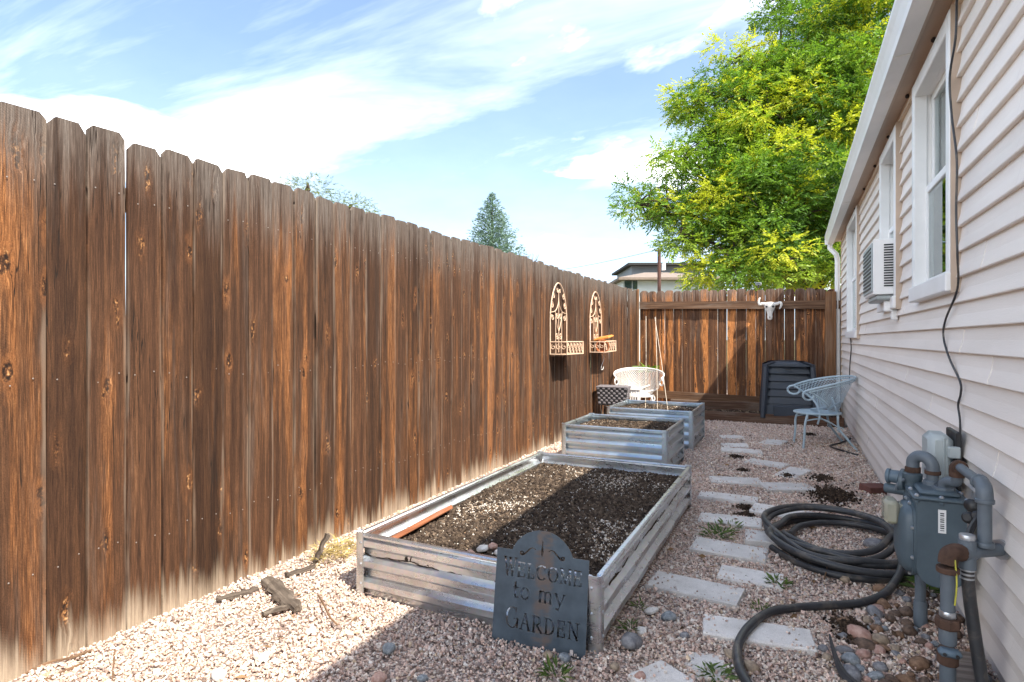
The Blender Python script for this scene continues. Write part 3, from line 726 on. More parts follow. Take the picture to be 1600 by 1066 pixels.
PERL = [(.62, .56, .49), (.74, .70, .64), (.42, .33, .24), (.33, .22, .14), (.10, .065, .045), (.045, .032, .024)]
def soil_bed(b, zc, label, n_crumb, res, perl_w, seedv):
    x0, x1, y0, y1, h = b; x0 += .02; x1 -= .02; y0 += .02; y1 -= .02
    nx, ny = int((x1 - x0) / res), int((y1 - y0) / res)
    def hz(x, y):
        v = Vector((x * 2.4 + seedv, y * 2.4, seedv)); q = Vector((x * 11, y * 11, seedv)); q2 = Vector((x * 38, y * 38, seedv))
        e = min(x - x0, x1 - x, y - y0, y1 - y)
        return zc + .020 * mnoise.noise(v) + .013 * mnoise.noise(q) + .006 * mnoise.noise(q2) - .03 * max(0, 1 - e / .12) ** 2
    P = [(x0 + (x1 - x0) * i / nx, y0 + (y1 - y0) * j / ny, 0) for j in range(ny + 1) for i in range(nx + 1)]
    P = [(x, y, hz(x, y)) for x, y, _ in P]
    F = [(j * (nx + 1) + i, j * (nx + 1) + i + 1, (j + 1) * (nx + 1) + i + 1, (j + 1) * (nx + 1) + i) for j in range(ny) for i in range(nx)]
    np0 = np.array(P, np.float32); f0 = np.array(F, np.int32)
    ux = rng.uniform(x0 + .01, x1 - .01, n_crumb); uy = rng.uniform(y0 + .01, y1 - .01, n_crumb)
    # perlite lies thick in some places, dark clods in others
    dn = np.array([mnoise.noise(Vector((a * 2.6 + seedv, b_ * 2.0, 5.))) for a, b_ in zip(ux, uy)])
    light = rng.random(n_crumb) < np.clip(.52 + dn * .75, .18, .85)
    s = np.where(light, rng.uniform(.0022, .0054, n_crumb), rng.uniform(.004, .013, n_crumb))
    z = np.array([hz(a, b_) for a, b_ in zip(ux, uy)]) + s * .35
    pos = np.stack([ux, uy, z], 1)
    v1, f1, c1 = crumbs(pos[light], s[light], PERL, perl_w); v2, f2, c2 = crumbs(pos[~light], s[~light], [(.075, .055, .041), (.12, .088, .064), (.045, .033, .026)], [3, 2, 3])
    V = np.concatenate([v1, v2]); F_ = np.concatenate([f1, f2 + len(v1)]); C_ = np.concatenate([c1, c2])
    o = np_mesh('soil', np0, f0, M['soil'], smooth=True); tag(o, label, 'soil', None, 'stuff')
    np_mesh('soil_crumb', V, F_, M['crumb'], C_, o)
    o.children[0]['kind'] = 'stuff'
soil_bed(BED1, .205, 'dark potting soil flecked with white perlite filling the long low bed', 36000, .013, [30, 24, 14, 12, 12, 8], 1.3)
soil_bed(BED2, .345, 'brown mulchy soil filling the middle steel bed', 5200, .02, [12, 12, 22, 26, 16, 12], 4.1)
soil_bed(BED3, .355, 'brown mulchy soil filling the farthest steel bed', 4200, .022, [10, 10, 24, 28, 16, 12], 7.7)
# the reddish plank lying along the inside of the long bed
mt = Matrix.Translation((-1.695, 2.37, .218)) @ Matrix.Rotation(R(-2), 4, 'Z') @ Matrix.Rotation(R(-28), 4, 'Y') @ Matrix.Rotation(R(2.5), 4, 'X')
tag(MB().box(-.05, .05, -.27, .27, -.011, .011, .004, mt).build('wood_plank', M['redwood']), 'reddish wood plank lying inside the low bed along its left side', 'plank')

# ============================================================ welcome sign (plate with cut-out lettering)
SW, SH, ARCH = .372, .345, .085; CS = .0019
nxs, nzs = int(SW / CS), int((SH + ARCH) / CS)
gx, gz = np.meshgrid((np.arange(nxs) + .5) * CS, (np.arange(nzs) + .5) * CS)
solid = gz < SH
R_a = ((.245 / 2) ** 2 + ARCH ** 2) / (2 * ARCH)
solid |= (np.hypot(gx - SW / 2, gz - (SH + ARCH - R_a)) < R_a) & (abs(gx - SW / 2) < .128)
hole = np.zeros_like(solid)
def seg(x0, z0, x1, z1, w0, w1=None):
    """tapered stroke"""
    global hole
    w1 = w0 if w1 is None else w1
    dx, dz = x1 - x0, z1 - z0; L2 = dx * dx + dz * dz + 1e-12
    tt = np.clip(((gx - x0) * dx + (gz - z0) * dz) / L2, 0, 1)
    d = np.hypot(gx - x0 - tt * dx, gz - z0 - tt * dz)
    hole |= d < (w0 + (w1 - w0) * tt) / 2
def arc(cx, cz, rx, rz, a0, a1, wmin, wmax):
    n = 22; pr = None
    for i in range(n + 1):
        a = R(a0 + (a1 - a0) * i / n); p = (cx + rx * math.cos(a), cz + rz * math.sin(a)); w = wmin + (wmax - wmin) * abs(math.cos(a))
        if pr: seg(*pr[0], *p, pr[1], w)
        pr = (p, w)
TN, TK = .0036, .0078
def ser(x, z, h=.006): seg(x - h, z, x + h, z, .0034)
def glyph(ch, x, z, w, H):
    X = lambda u: x + u * w
    Z = lambda v: z + v * H
    S = lambda a, b, c, d, w0, w1=None: seg(X(a), Z(b), X(c), Z(d), w0, w1)
    if ch == 'W':
        S(0, 1, .28, 0, TK); S(.28, 0, .52, .95, TN); S(.48, .95, .75, 0, TK); S(.75, 0, 1, 1, TN)
        ser(X(0), Z(1)); ser(X(.5), Z(1)); ser(X(1), Z(1))
    elif ch == 'E':
        S(.15, 0, .15, 1, TK); S(0, 1, .9, 1, TN); S(0, 0, .95, 0, TN); S(.15, .52, .7, .52, TN); S(.9, 1, .9, .80, TN, .006); S(.95, 0, .95, .22, TN, .006); S(.7, .42, .7, .62, TN)
    elif ch == 'L':
        S(.2, 0, .2, 1, TK); ser(X(.2), Z(1)); S(0, 0, .95, 0, TN); S(.95, 0, .95, .25, TN, .006)
    elif ch == 'C': arc(X(.52), Z(.5), w * .5, H * .5, 48, 312, TN, TK); S(.86, .98, .86, .74, TN, .006)
    elif ch == 'O': arc(X(.5), Z(.5), w * .48, H * .5, 100, 262, TN, TK); arc(X(.5), Z(.5), w * .48, H * .5, -80, 82, TN, TK)
    elif ch == 'M':
        S(.1, 0, .12, 1, TN); S(.12, 1, .5, .08, TK); S(.5, .08, .86, 1, TN); S(.88, 1, .9, 0, TK); ser(X(.1), Z(0)); ser(X(.9), Z(0)); ser(X(.08), Z(1)); ser(X(.9), Z(1))
    elif ch == 'G': arc(X(.5), Z(.5), w * .5, H * .5, 52, 350, TN, TK); S(.98, .46, .98, .06, TK); ser(X(.88), Z(.46), .010); S(.84, .98, .84, .78, TN, .006)
    elif ch == 'A':
        S(.5, 1, .06, 0, TN); S(.5, 1, .94, 0, TK); S(.26, .36, .62, .36, TN); ser(X(.06), Z(0)); ser(X(.94), Z(0))
    elif ch == 'R':
        S(.16, 0, .16, 1, TK); arc(X(.42), Z(.74), w * .36, H * .26, -86, 86, TN, TK); S(.16, 1, .42, 1, TN); S(.24, .47, .42, .47, TN); S(.46, .45, .95, 0, TK); ser(X(.16), Z(0)); ser(X(.95), Z(0), .004); ser(X(.12), Z(1))
    elif ch == 'D':
        S(.16, .06, .16, .94, TK); arc(X(.38), Z(.5), w * .55, H * .48, -82, 82, TN, TK); ser(X(.12), Z(1)); ser(X(.12), Z(0)); S(.3, .99, .42, .98, TN); S(.3, .01, .42, .02, TN)
    elif ch == 'N':
        S(.14, 0, .14, 1, TN); S(.14, 1, .86, 0, TK); S(.86, 0, .86, 1, TN); ser(X(.14), Z(0)); ser(X(.86), Z(1)); ser(X(.08), Z(1))
    elif ch == 't':
        S(.45, 1.35, .45, .18, TK); arc(X(.68), Z(.2), w * .24, H * .2, 180, 320, TN, .006); S(.1, .92, .9, .92, TN)
    elif ch == 'o': arc(X(.5), Z(.48), w * .46, H * .5, 104, 258, TN, TK); arc(X(.5), Z(.48), w * .46, H * .5, -76, 78, TN, TK)
    elif ch == 'm':
        S(.1, 0, .1, .95, TK); arc(X(.3), Z(.7), w * .19, H * .26, 0, 165, TN, .005); S(.49, .7, .49, 0, TK); arc(X(.7), Z(.7), w * .19, H * .26, 0, 165, TN, .005); S(.89, .7, .89, 0, TK); [ser(X(q), Z(0), .006) for q in (.1, .49, .89)]; ser(X(.06), Z(.95), .004)
    elif ch == 'y':
        S(.1, .95, .52, .05, TK); S(.92, .95, .40, -.42, TN); ser(X(.1), Z(.95)); ser(X(.92), Z(.95)); seg(X(.4), Z(-.42), X(.18), Z(-.38), .006)
def word(s, x, z, specs, gap):
    for ch, (w, H) in zip(s, specs): glyph(ch, x, z, w, H); x += w + gap
big, sm = .066, .052
word('WELCOME', .036, .250, [(.045, big), (.030, sm), (.027, sm), (.036, sm), (.036, sm), (.042, sm), (.030, sm)], .0105)
word('to', .075, .172, [(.024, .040), (.033, .040)], .010)
word('my', .182, .172, [(.052, .040), (.040, .040)], .010)
word('GARDEN', .056, .062, [(.046, .074), (.037, .058), (.037, .056), (.038, .056), (.030, .056), (.040, .058)], .0115)
cxs = SW / 2
seg(cxs, .352, cxs, .372, .011, .004); seg(cxs, .352, cxs, .336, .011, .003); seg(cxs, .372, cxs, .392, .004, .002)
for s_ in (-1, 1):
    pts = [(cxs + s_ * (.026 + .060 * u), .353 + .011 * math.sin(3.3 * u * 1.55 + .3) - .010 * u, .0035 + .0062 * u) for u in [k / 10 for k in range(11)]]
    for a, b_ in zip(pts[:-1], pts[1:]): seg(a[0], a[1], b_[0], b_[1], a[2], b_[2])
    arc(cxs + s_ * .083, .338, .006, .006, 0, 360, .005, .006)
mask = solid & ~hole
sg = MB(); TH = .0032; Vv = []; Ff = []
def quad(a, b, c, d): n = len(Vv); Vv.extend((a, b, c, d)); Ff.append((n, n + 1, n + 2, n + 3))
for j in range(nzs):
    row = mask[j]; i = 0; za, zb = j * CS, (j + 1) * CS
    while i < nxs:
        if not row[i]: i += 1; continue
        k = i
        while k < nxs and row[k]: k += 1
        xa, xb = i * CS - SW / 2, k * CS - SW / 2
        quad((xa, 0, za), (xb, 0, za), (xb, 0, zb), (xa, 0, zb)); quad((xb, TH, za), (xa, TH, za), (xa, TH, zb), (xb, TH, zb))
        quad((xa, TH, za), (xa, 0, za), (xa, 0, zb), (xa, TH, zb)); quad((xb, 0, za), (xb, TH, za), (xb, TH, zb), (xb, 0, zb))
        i = k
    up = mask[j + 1] if j + 1 < nzs else np.zeros(nxs, bool); dn_ = mask[j - 1] if j else np.zeros(nxs, bool)
    for i in np.nonzero(row & ~up)[0]: xa = i * CS - SW / 2; quad((xa, 0, zb), (xa + CS, 0, zb), (xa + CS, TH, zb), (xa, TH, zb))
    for i in np.nonzero(row & ~dn_)[0]: xa = i * CS - SW / 2; quad((xa, TH, za), (xa + CS, TH, za), (xa + CS, 0, za), (xa, 0, za))
m, t = new_mat('dark_blue_steel'); o_ = objco(t); n1 = noise(t, o_, 16, 5, .6); sp = N(t, 'ShaderNodeSeparateXYZ', {0: o_})
col = mixc(t, mrange(t, n1, .3, .7), (.040, .056, .074), (.072, .096, .120))
band = mth(t, 'ABSOLUTE', mth(t, 'SUBTRACT', sp.outputs[0], .012))
rustm = mth(t, 'MULTIPLY', mrange(t, mth(t, 'ADD', band, mth(t, 'MULTIPLY', mth(t, 'SUBTRACT', noise(t, o_, 26, 5, .7, .5), .5), .09)), .045, .018), mrange(t, noise(t, scaled(t, o_, (6, 6, 14)), 1., 4, .6), .44, .54))
col = mixc(t, mth(t, 'MULTIPLY', rustm, .75), col, (.125, .085, .065))
ny_ = mth(t, 'ABSOLUTE', N(t, 'ShaderNodeSeparateXYZ', {0: N(t, 'ShaderNodeTexCoord').outputs['Normal']}).outputs[1])
col = mixc(t, mrange(t, ny_, .6, .2, 0, .8), col, (.22, .21, .20))          # paler grey on the cut edges
finish(t, col, mrange(t, n1, .3, .7, .36, .55), .35, noise(t, o_, 90, 3, .6), .08, .003); M['signmetal'] = m
so_ = np_mesh('garden_sign', np.array(Vv), np.array(Ff), M['signmetal'])
so_.location = (-.862, 1.972, -.012); so_.rotation_euler = (R(-9.5), 0, R(4.0))
tag(so_, 'dark steel plaque with cut-out welcome lettering leaning on the low bed', 'sign')

# ============================================================ pavers
for (cx, cy, hl, hw, a, zt, th_), lab in zip(PAVERS, PAVER_TXT):
    m_ = MB(); m_.box(-hl, hl, -hw, hw, -th_, 0, .006)
    r_ = random.Random(int(cx * 1000)); brk = 'broken' in lab or 'crumbled' in lab
    def jig(p):
        q = .016 if brk else .004
        return (p[0] + r_.uniform(-q, q) * .6, p[1] + r_.uniform(-q, q) * .6, p[2] + (r_.uniform(-.002, .0015) if p[2] > -.01 else 0))
    m_.v = [jig(p) for p in m_.v]
    o = m_.build('stepping_stone', M['concrete'], None, (cx, cy, zt * .72)); o.rotation_euler = (r_.uniform(-.03, .03), r_.uniform(-.02, .02), a)
    tag(o, lab, 'paver', 'grey pavers forming the stepping path')

# ============================================================ hose
def catmull(P, sub=10, closed=False):
    P = [Vector(p) for p in P]; n = len(P); out = []
    for i in range(n if closed else n - 1):
        p0 = P[(i - 1) % n] if (closed or i) else P[0]; p1 = P[i]; p2 = P[(i + 1) % n]; p3 = P[(i + 2) % n] if (closed or i + 2 < n) else P[-1]
        for k in range(sub):
            u = k / sub; out.append(.5 * ((2 * p1) + (p2 - p0) * u + (2 * p0 - 5 * p1 + 4 * p2 - p3) * u * u + (3 * p1 - p0 - 3 * p2 + p3) * u ** 3))
    if not closed: out.append(P[-1])
    return out
pts = []
loops = 5; seg_n = 12; r_ = random.Random(4)
for l in range(loops):
    for k in range(seg_n):
        a = 2 * math.pi * k / seg_n + R(205)
        sc = [1.0, .93, .80, .88, 1.03][l] + r_.uniform(-.02, .02)
        ox, oy = [(.0, .0), (.02, .02), (.05, -.01), (.03, .03), (.0, -.02)][l]
        x = .235 + ox + .385 * sc * math.cos(a); y = 3.63 + oy + .47 * sc * math.sin(a)
        z = .018 + .024 * l * (.55 + .3 * math.sin(a + l * 1.3)) + .003 * l
        pts.append((min(x, .53), y, z))
pts += [(-.02, 3.34, .085), (.10, 3.22, .075), (.30, 3.24, .08), (.43, 3.40, .10), (.47, 3.62, .115), (.43, 3.86, .11), (.28, 4.02, .105), (.05, 4.02, .10), (-.12, 3.80, .09), (-.13, 3.52, .085), (.02, 3.33, .085), (.2, 3.27, .09), (.36, 3.34, .11),
        (.455, 3.55, .13), (.47, 3.45, .12), (.455, 3.25, .075), (.37, 3.02, .035), (.26, 2.88, .019), (.12, 2.785, .018), (0, 2.70, .018), (-.095, 2.585, .028), (-.158, 2.42, .030), (-.185, 2.26, .026), (-.17, 2.13, .018), (-.12, 2.0, .018), (-.03, 1.80, .018), (.05, 1.55, .018)]
hp = catmull(pts, 8)
tag(MB().tube(hp, .0168, 10).build('garden_hose', M['rubber'], smooth=True), 'thick black hose coiled beside the gas meter with one end trailing forward', 'hose')

# ============================================================ window air conditioner
AX0, AX1, AY0, AY1, AZ0, AZ1 = .462, .70, 4.395, 4.93, 1.44, 1.80
ac = thing('air_conditioner', 'white window air conditioner with slotted side sticking out of the middle window', 'air conditioner', (AX0, AY0, AZ0))
W_, D_, H_ = AX1 - AX0, AY1 - AY0, AZ1 - AZ0
b = MB(); b.box(0, W_, .012, D_, .0, H_, .008); b.build('case', M['white'], ac)
sp_ = MB(); sp_.box(.0, W_, .004, .0115, .0, H_ - .002, .003); sp_.build('side_panel', M['white'], ac)
for col_ in ((.058, .118), (.126, .20)):
    for k in range(17):
        z = .050 + k * .0165
        MB().box(col_[0], col_[1], .0006, .0036, z, z + .0092).build('louvre_slot', M['black'], ac)
fr_ = MB(); fr_.box(-.008, -.0005, .03, D_ - .02, .02, H_ - .02, .003); fr_.build('rear_grille', M['boxgrey'], ac)
for k in range(11): MB().box(-.012, -.0085, .05, D_ - .04, .04 + k * .026, .052 + k * .026).build('grille_bar', M['black'], ac)
MB().box(.02, W_, .02, D_ - .02, -.035, -.001, .01).build('drip_tray', M['boxgrey'], ac)
br = MB(); br.box(.065, .135, .05, .09, -.11, -.036, .006); br.box(.105, .14, .04, .10, -.165, -.10, .004); br.build('bracket', M['white'], ac)

# ============================================================ cables and boxes on the wall
def wallpt(px, py, x=.588):
    th_ = math.atan(441 / 900); a = (px - 800) / 900; d = x / (a * math.cos(th_) - math.sin(th_))
    return (x, d * (a * math.sin(th_) + math.cos(th_)), 1.15 - (py - 530) / 900 * d)
cb = [wallpt(1497, -60, .575), wallpt(1495, 5, .566), wallpt(1493, 60, .560), wallpt(1484, 120, .563), wallpt(1487, 180, .563), wallpt(1495, 250, .563), wallpt(1494, 330, .563), wallpt(1496, 400, .563), wallpt(1496, 451), wallpt(1478, 498), wallpt(1474, 525), wallpt(1483, 559), wallpt(1500, 596), wallpt(1501, 616), wallpt(1497, 633), wallpt(1500, 657), wallpt(1500, 692)]
tag(MB().tube(catmull(cb, 6), .0042, 6).build('wall_cable', M['rubber'], smooth=True), 'grey cable wandering down the siding from the near window to the meter box', 'cable')
c2 = [wallpt(1329, 528), wallpt(1330, 545), wallpt(1328, 570), wallpt(1327, 602)]
tag(MB().tube(catmull(c2, 6), .006, 6).build('wall_cable', M['rubber'], smooth=True), 'short dark cable hanging below the far window behind the blue chair', 'cable')
# pale utility box
ub = thing('utility_box', 'pale grey plastic utility box on the siding above the gas meter', 'utility box', (.585, 2.865, .565))
MB().box(-.018, .0, -.085, .085, -.02, .22, .004).build('back_plate', M['black'], ub)
bx_ = MB(); bx_.box(-.105, -.020, -.075, .075, -.01, .205, .022); bx_.build('cover', M['boxgrey'], ub, smooth=True)
MB().box(-.058, -.050, -.0785, .0785, .0, .195, .003).build('seam_strip', M['boxgrey'], ub)
MB().lathe([(.007, 0), (.007, .004)], 8, (-.107, -.03, .06), (-1, 0, 0)).build('screw', M['zinc'], ub)
MB().box(-.045, -.005, -.100, -.077, .12, .165, .004).build('latch', M['boxgrey'], ub)

# ============================================================ gas meter assembly (coordinates below are world metres, shifted to the meter's foot)
GX, GY = .45, 2.67
gmt = thing('gas_meter', 'blue-grey gas meter with rusty pipe fittings standing beside the house wall', 'gas meter', (GX, GY, 0))
def gbuild(mb, nm, mat, smooth=True):
    mb.v = [(p[0] - GX, p[1] - GY, p[2]) for p in mb.v]; return mb.build(nm, M[mat], gmt, smooth=smooth)
def gtube(pts_, r_, nm, mat='pipe', sub=5, n=12): return gbuild(MB().tube(catmull(pts_, sub) if len(pts_) > 2 else pts_, r_, n), nm, mat)
def collar(x, y, z, r_, h, ax=(0, 0, 1), mat='pipe', nm='collar', n=16):
    return gbuild(MB().lathe([(r_ * .92, 0), (r_, h * .15), (r_, h * .85), (r_ * .92, h)], n, (x, y, z), ax), nm, mat, n > 8)
bx0, bx1, bz0, bz1, by0, by1 = .405, .555, .245, .560, 2.565, 2.775
body = MB(); prof = []; rr = .062
for a in range(0, 91, 15): prof.append((bx1 - rr + rr * math.sin(R(a)), bz0 + rr - rr * math.cos(R(a))))
prof += [(bx1, bz1), (bx0, bz1)]
for a in range(0, 91, 15): prof.append((bx0 + rr - rr * math.cos(R(a)), bz0 + rr - rr * math.sin(R(a))))
body.prism(prof, by0, by1); gbuild(body, 'case', 'meter')
mx_ = (bx0 + bx1) / 2
for yy in (by0 + .055, by1 - .055):
    bp = MB(); bp.prism([(mx_ + (p[0] - mx_) * 1.06, p[1] - .005 if p[1] < .5 else p[1] - .03) for p in prof], yy - .005, yy + .005); gbuild(bp, 'seam_flange', 'meter')
def dome(x_, sgn, steps, nm):
    cv = MB(); ring = []
    for (s_, dx) in steps:
        pr = []
        for k in range(28):
            a = 2 * math.pi * k / 28; cy_, cz_ = math.cos(a), math.sin(a); f_ = 1 / max(abs(cy_), abs(cz_)) ** .55
            pr.append((x_ + sgn * dx, (by0 + by1) / 2 + .103 * s_ * cy_ * f_ * .95, .395 + .142 * s_ * cz_ * f_ * .95))
        ring.append(pr)
    P = [p for r0 in ring for p in r0]; F = [(i * 28 + k, i * 28 + (k + 1) % 28, (i + 1) * 28 + (k + 1) % 28, (i + 1) * 28 + k) for i in range(len(ring) - 1) for k in range(28)]; F.append(tuple(range((len(ring) - 1) * 28, len(ring) * 28)))
    cv.add(P, F); gbuild(cv, nm, 'meter')
dome(bx0, -1, ((1.06, -.004), (1.06, .008), (.98, .009), (.96, .024), (.84, .040), (.58, .050), (.2, .053)), 'side_cover')
for k in range(8):
    a = 2 * math.pi * (k + .5) / 8; f_ = 1 / max(abs(math.cos(a)), abs(math.sin(a))) ** .55
    gbuild(MB().lathe([(.0075, 0), (.0075, .006), (.004, .009)], 6, (bx0 - .008, (by0 + by1) / 2 + .100 * math.cos(a) * f_, .395 + .138 * math.sin(a) * f_), (-1, 0, 0)), 'cover_bolt', 'zinc', False)
lid = MB(); lid.box(bx0 - .012, bx1 + .012, by0 - .012, by1 + .012, .558, .572, .005); lid.box(bx0 + .012, bx1 - .012, by0 + .016, by1 - .016, .570, .590, .014); gbuild(lid, 'lid', 'meter')
for (x, y) in [(bx0, by0 - .003), (mx_, by0 - .004), (bx1, by0 - .003), (bx0 - .003, by0 + .1), (bx0, by1 + .003), (bx1 + .003, by0 + .1)]:
    gbuild(MB().lathe([(.008, 0), (.008, .005), (.004, .009)], 6, (x, y, .572)), 'lid_bolt', 'zinc', False); gbuild(MB().lathe([(.008, 0), (.008, .009)], 6, (x, y, .549)), 'lid_nut', 'meter', False)
ix = MB(); ix.box(.312, .362, 2.62, 2.72, .440, .528, .012); ix.box(.361, .405, 2.635, 2.705, .455, .515, .006); gbuild(ix, 'index_cover', 'index')
gbuild(MB().box(.330, .352, 2.632, 2.708, .455, .515, .004), 'index_dial', 'boxgrey'); gbuild(MB().box(.322, .329, 2.645, 2.695, .475, .500, .001), 'dial_window', 'black', False)
gbuild(MB().box(.470, .494, by0 - .0022, by0 - .0006, .445, .530), 'label_sticker', 'white', False)
for k in range(9): gbuild(MB().box(.476, .488, by0 - .0030, by0 - .0023, .454 + k * .0076, .4562 + k * .0076 + (.0018 if k % 3 else 0)), 'label_bar', 'black', False)
gtube([(.455, 2.80, -.02), (.455, 2.80, .27)], .019, 'support_leg'); collar(.455, 2.80, .0, .024, .10, nm='leg_sleeve')
# inlet side: stub, return bend, service regulator
collar(.478, 2.70, .586, .032, .022, nm='union_nut', n=8); gtube([(.478, 2.70, .60), (.478, 2.70, .645)], .020, 'stub_pipe')
gtube([(.478, 2.70, .635), (.477, 2.702, .665), (.462, 2.715, .688), (.440, 2.735, .690), (.424, 2.748, .672), (.422, 2.75, .645)], .0225, 'bend')
collar(.478, 2.70, .630, .027, .014, mat='rust', nm='rusty_ring'); collar(.422, 2.75, .622, .027, .022, mat='rust', nm='rusty_ring')
gbuild(MB().lathe([(.028, 0), (.033, .01), (.033, .03), (.026, .04), (.026, .085), (.033, .095), (.033, .115), (.022, .122)], 16, (.422, 2.75, .502)), 'regulator_body', 'meter')
rg2 = MB(); rg2.lathe([(.026, 0), (.026, .060), (.030, .062), (.030, .072), (.024, .076)], 16, (.410, 2.77, .592), (-1, .35, .0)); gbuild(rg2, 'regulator_cap', 'bluevalve')
rg3 = MB(); rg3.lathe([(.020, 0), (.020, .066), (.016, .072)], 14, (.400, 2.77, .542), (-1, .35, 0)); gbuild(rg3, 'regulator_cap', 'meter')
gbuild(MB().lathe([(.040, 0), (.048, .005), (.048, .017), (.040, .022)], 20, (.385, 2.79, .578), (.9, -.35, 0)), 'regulator_disc', 'meter')
gtube([(.40, 2.74, .60), (.375, 2.75, .575), (.365, 2.755, .545)], .006, 'vent_lever', 'pipe', 4, 6)
# outlet side: offset bend, rusty elbow, pipe, drop, wall pipe
collar(.500, 2.64, .586, .037, .014, nm='union_nut', n=8)
gtube([(.500, 2.64, .592), (.500, 2.638, .612), (.512, 2.622, .624), (.528, 2.598, .628), (.530, 2.588, .645), (.530, 2.585, .662)], .0175, 'offset_pipe')
collar(.530, 2.585, .650, .024, .022, mat='rust', nm='rusty_ring'); gtube([(.530, 2.585, .660), (.530, 2.583, .680), (.531, 2.565, .691), (.532, 2.545, .692)], .0245, 'rusty_elbow', 'rust', 4)
gtube([(.532, 2.55, .692), (.537, 2.32, .690)], .0155, 'cross_pipe')
gtube([(.537, 2.325, .690), (.5365, 2.295, .688), (.535, 2.272, .672), (.535, 2.268, .645)], .0225, 'elbow', 'pipe', 4)
collar(.536, 2.335, .690, .0255, .012, (0, -1, 0), nm='elbow_collar'); collar(.535, 2.268, .637, .0255, .014, nm='elbow_collar'); gtube([(.535, 2.268, .645), (.535, 2.268, .505)], .0185, 'drop_pipe')
collar(.535, 2.268, .500, .025, .016, nm='drop_collar')
gtube([(.455, 2.225, .482), (.615, 2.345, .482)], .0195, 'wall_pipe'); gbuild(MB().lathe([(.031, 0), (.031, .012)], 12, (.585, 2.322, .482), (.16, .12, 0)), 'wall_flange', 'zinc', False)
tq = MB(); tq.lathe([(.0255, 0), (.0255, .045)], 14, (.468, 2.235, .482), (.16, .12, 0)); tq.lathe([(.024, -.050), (.024, .040)], 14, (.487, 2.249, .482)); gbuild(tq, 'tee', 'pipe')
# riser in front with rusty elbow, union and stop valve
RX, RY = .430, 2.212
gtube([(.470, 2.237, .482), (.448, 2.222, .484), (.434, 2.214, .474), (RX, RY, .450)], .0265, 'rusty_elbow', 'rust')
collar(RX, RY, .422, .031, .018, mat='rust', nm='rusty_ring'); gtube([(RX, RY, .43), (RX, RY, .29)], .0195, 'riser')
collar(RX, RY, .283, .0225, .020, mat='zinc', nm='sleeve'); collar(RX, RY, .250, .034, .032, mat='rust', nm='union_nut', n=8); collar(RX, RY, .20, .024, .05, nm='valve_neck')
gbuild(MB().box(RX - .030, RX + .030, RY - .044, RY - .008, .172, .196, .009), 'valve_lug', 'bluevalve')
for s_ in (-1, 1): gbuild(MB().lathe([(.0055, 0), (.0055, .003)], 8, (RX + s_ * .016, RY - .0445, .184), (0, -1, 0)), 'lug_hole', 'black', False)
collar(RX, RY, .138, .029, .036, mat='rust', nm='valve_body'); gtube([(RX, RY, -.05), (RX, RY, .145)], .0215, 'riser_base')
M['yellow'] = m_plain('yellow_wire_sleeve', (.45, .42, .05), .5); gtube([(RX + .014, RY - .02, .47), (RX + .018, RY - .024, .40), (RX + .014, RY - .02, .33)], .0024, 'yellow_wire', 'yellow', 4, 6)
for (x, y, z, r0) in ((.545, 2.44, .585, .022), (.552, 2.40, .560, .018), (.535, 2.43, .545, .020), (.56, 2.36, .600, .016)):
    gbuild(MB().lathe([(r0 * .6, 0), (r0, .006), (r0, .018), (r0 * .6, .025)], 10, (x, y, z), (-.5, -.7, .2)), 'black_knob', 'black')
gtube([(.56, 2.44, .58), (.545, 2.38, .565), (.51, 2.31, .54), (.488, 2.252, .515)], .010, 'black_pipe', 'black', 5, 8); collar(.487, 2.249, .518, .0215, .020, mat='zinc', nm='zinc_ring')
dh = thing('drain_hose', 'black ribbed hose clamped below the meter pipe running down to the stones', 'hose', (.487, 2.244, 0))
MB().tube(catmull([(.0, .005, .440), (.004, .004, .36), (.016, -.002, .24), (.032, -.014, .10), (.046, -.030, -.02)], 6), [.0175] * 25, 12).build('hose', M['rubber'], dh, smooth=True)
for k in range(3): MB().lathe([(.020, 0), (.020, .005)], 14, (.0, .005, .400 + k * .013)).build('clamp', M['zinc'], dh)

# ============================================================ timber edging, compost bin
te = thing('timber_edging', 'low dark timber board edging the planting strip before the back fence', 'edging', (-.45, 8.57, 0))
MB().box(-1.02, 1.03, 0, .045, -.03, .128, .005).build('front_board', M['edging'], te)
tb = thing('timber_edging', 'rear dark timber board lying along the foot of the back fence', 'edging', (-.45, 9.22, 0))
MB().box(-1.3, .75, 0, .05, .0, .205, .005).build('rear_board', M['edging'], tb)
nb = 2600; ux = rng.uniform(-1.46, .5, nb); uy = rng.uniform(8.62, 9.22, nb)
ss = MB(); ss.box(-1.6, .55, 8.612, 9.218, -.02, .075)
so2 = ss.build('planting_soil', M['soil']); tag(so2, 'dry littered soil strip between the two edging boards', 'soil', None, 'stuff')
V, F, C = crumbs(np.stack([ux, uy, .075 + rng.uniform(0, .01, nb)], 1), rng.uniform(.006, .02, nb), [(.08, .055, .04), (.14, .10, .07), (.24, .18, .12), (.045, .032, .025)], [3, 3, 1, 3])
np_mesh('litter', V, F, M['crumb'], C, so2)['kind'] = 'stuff'

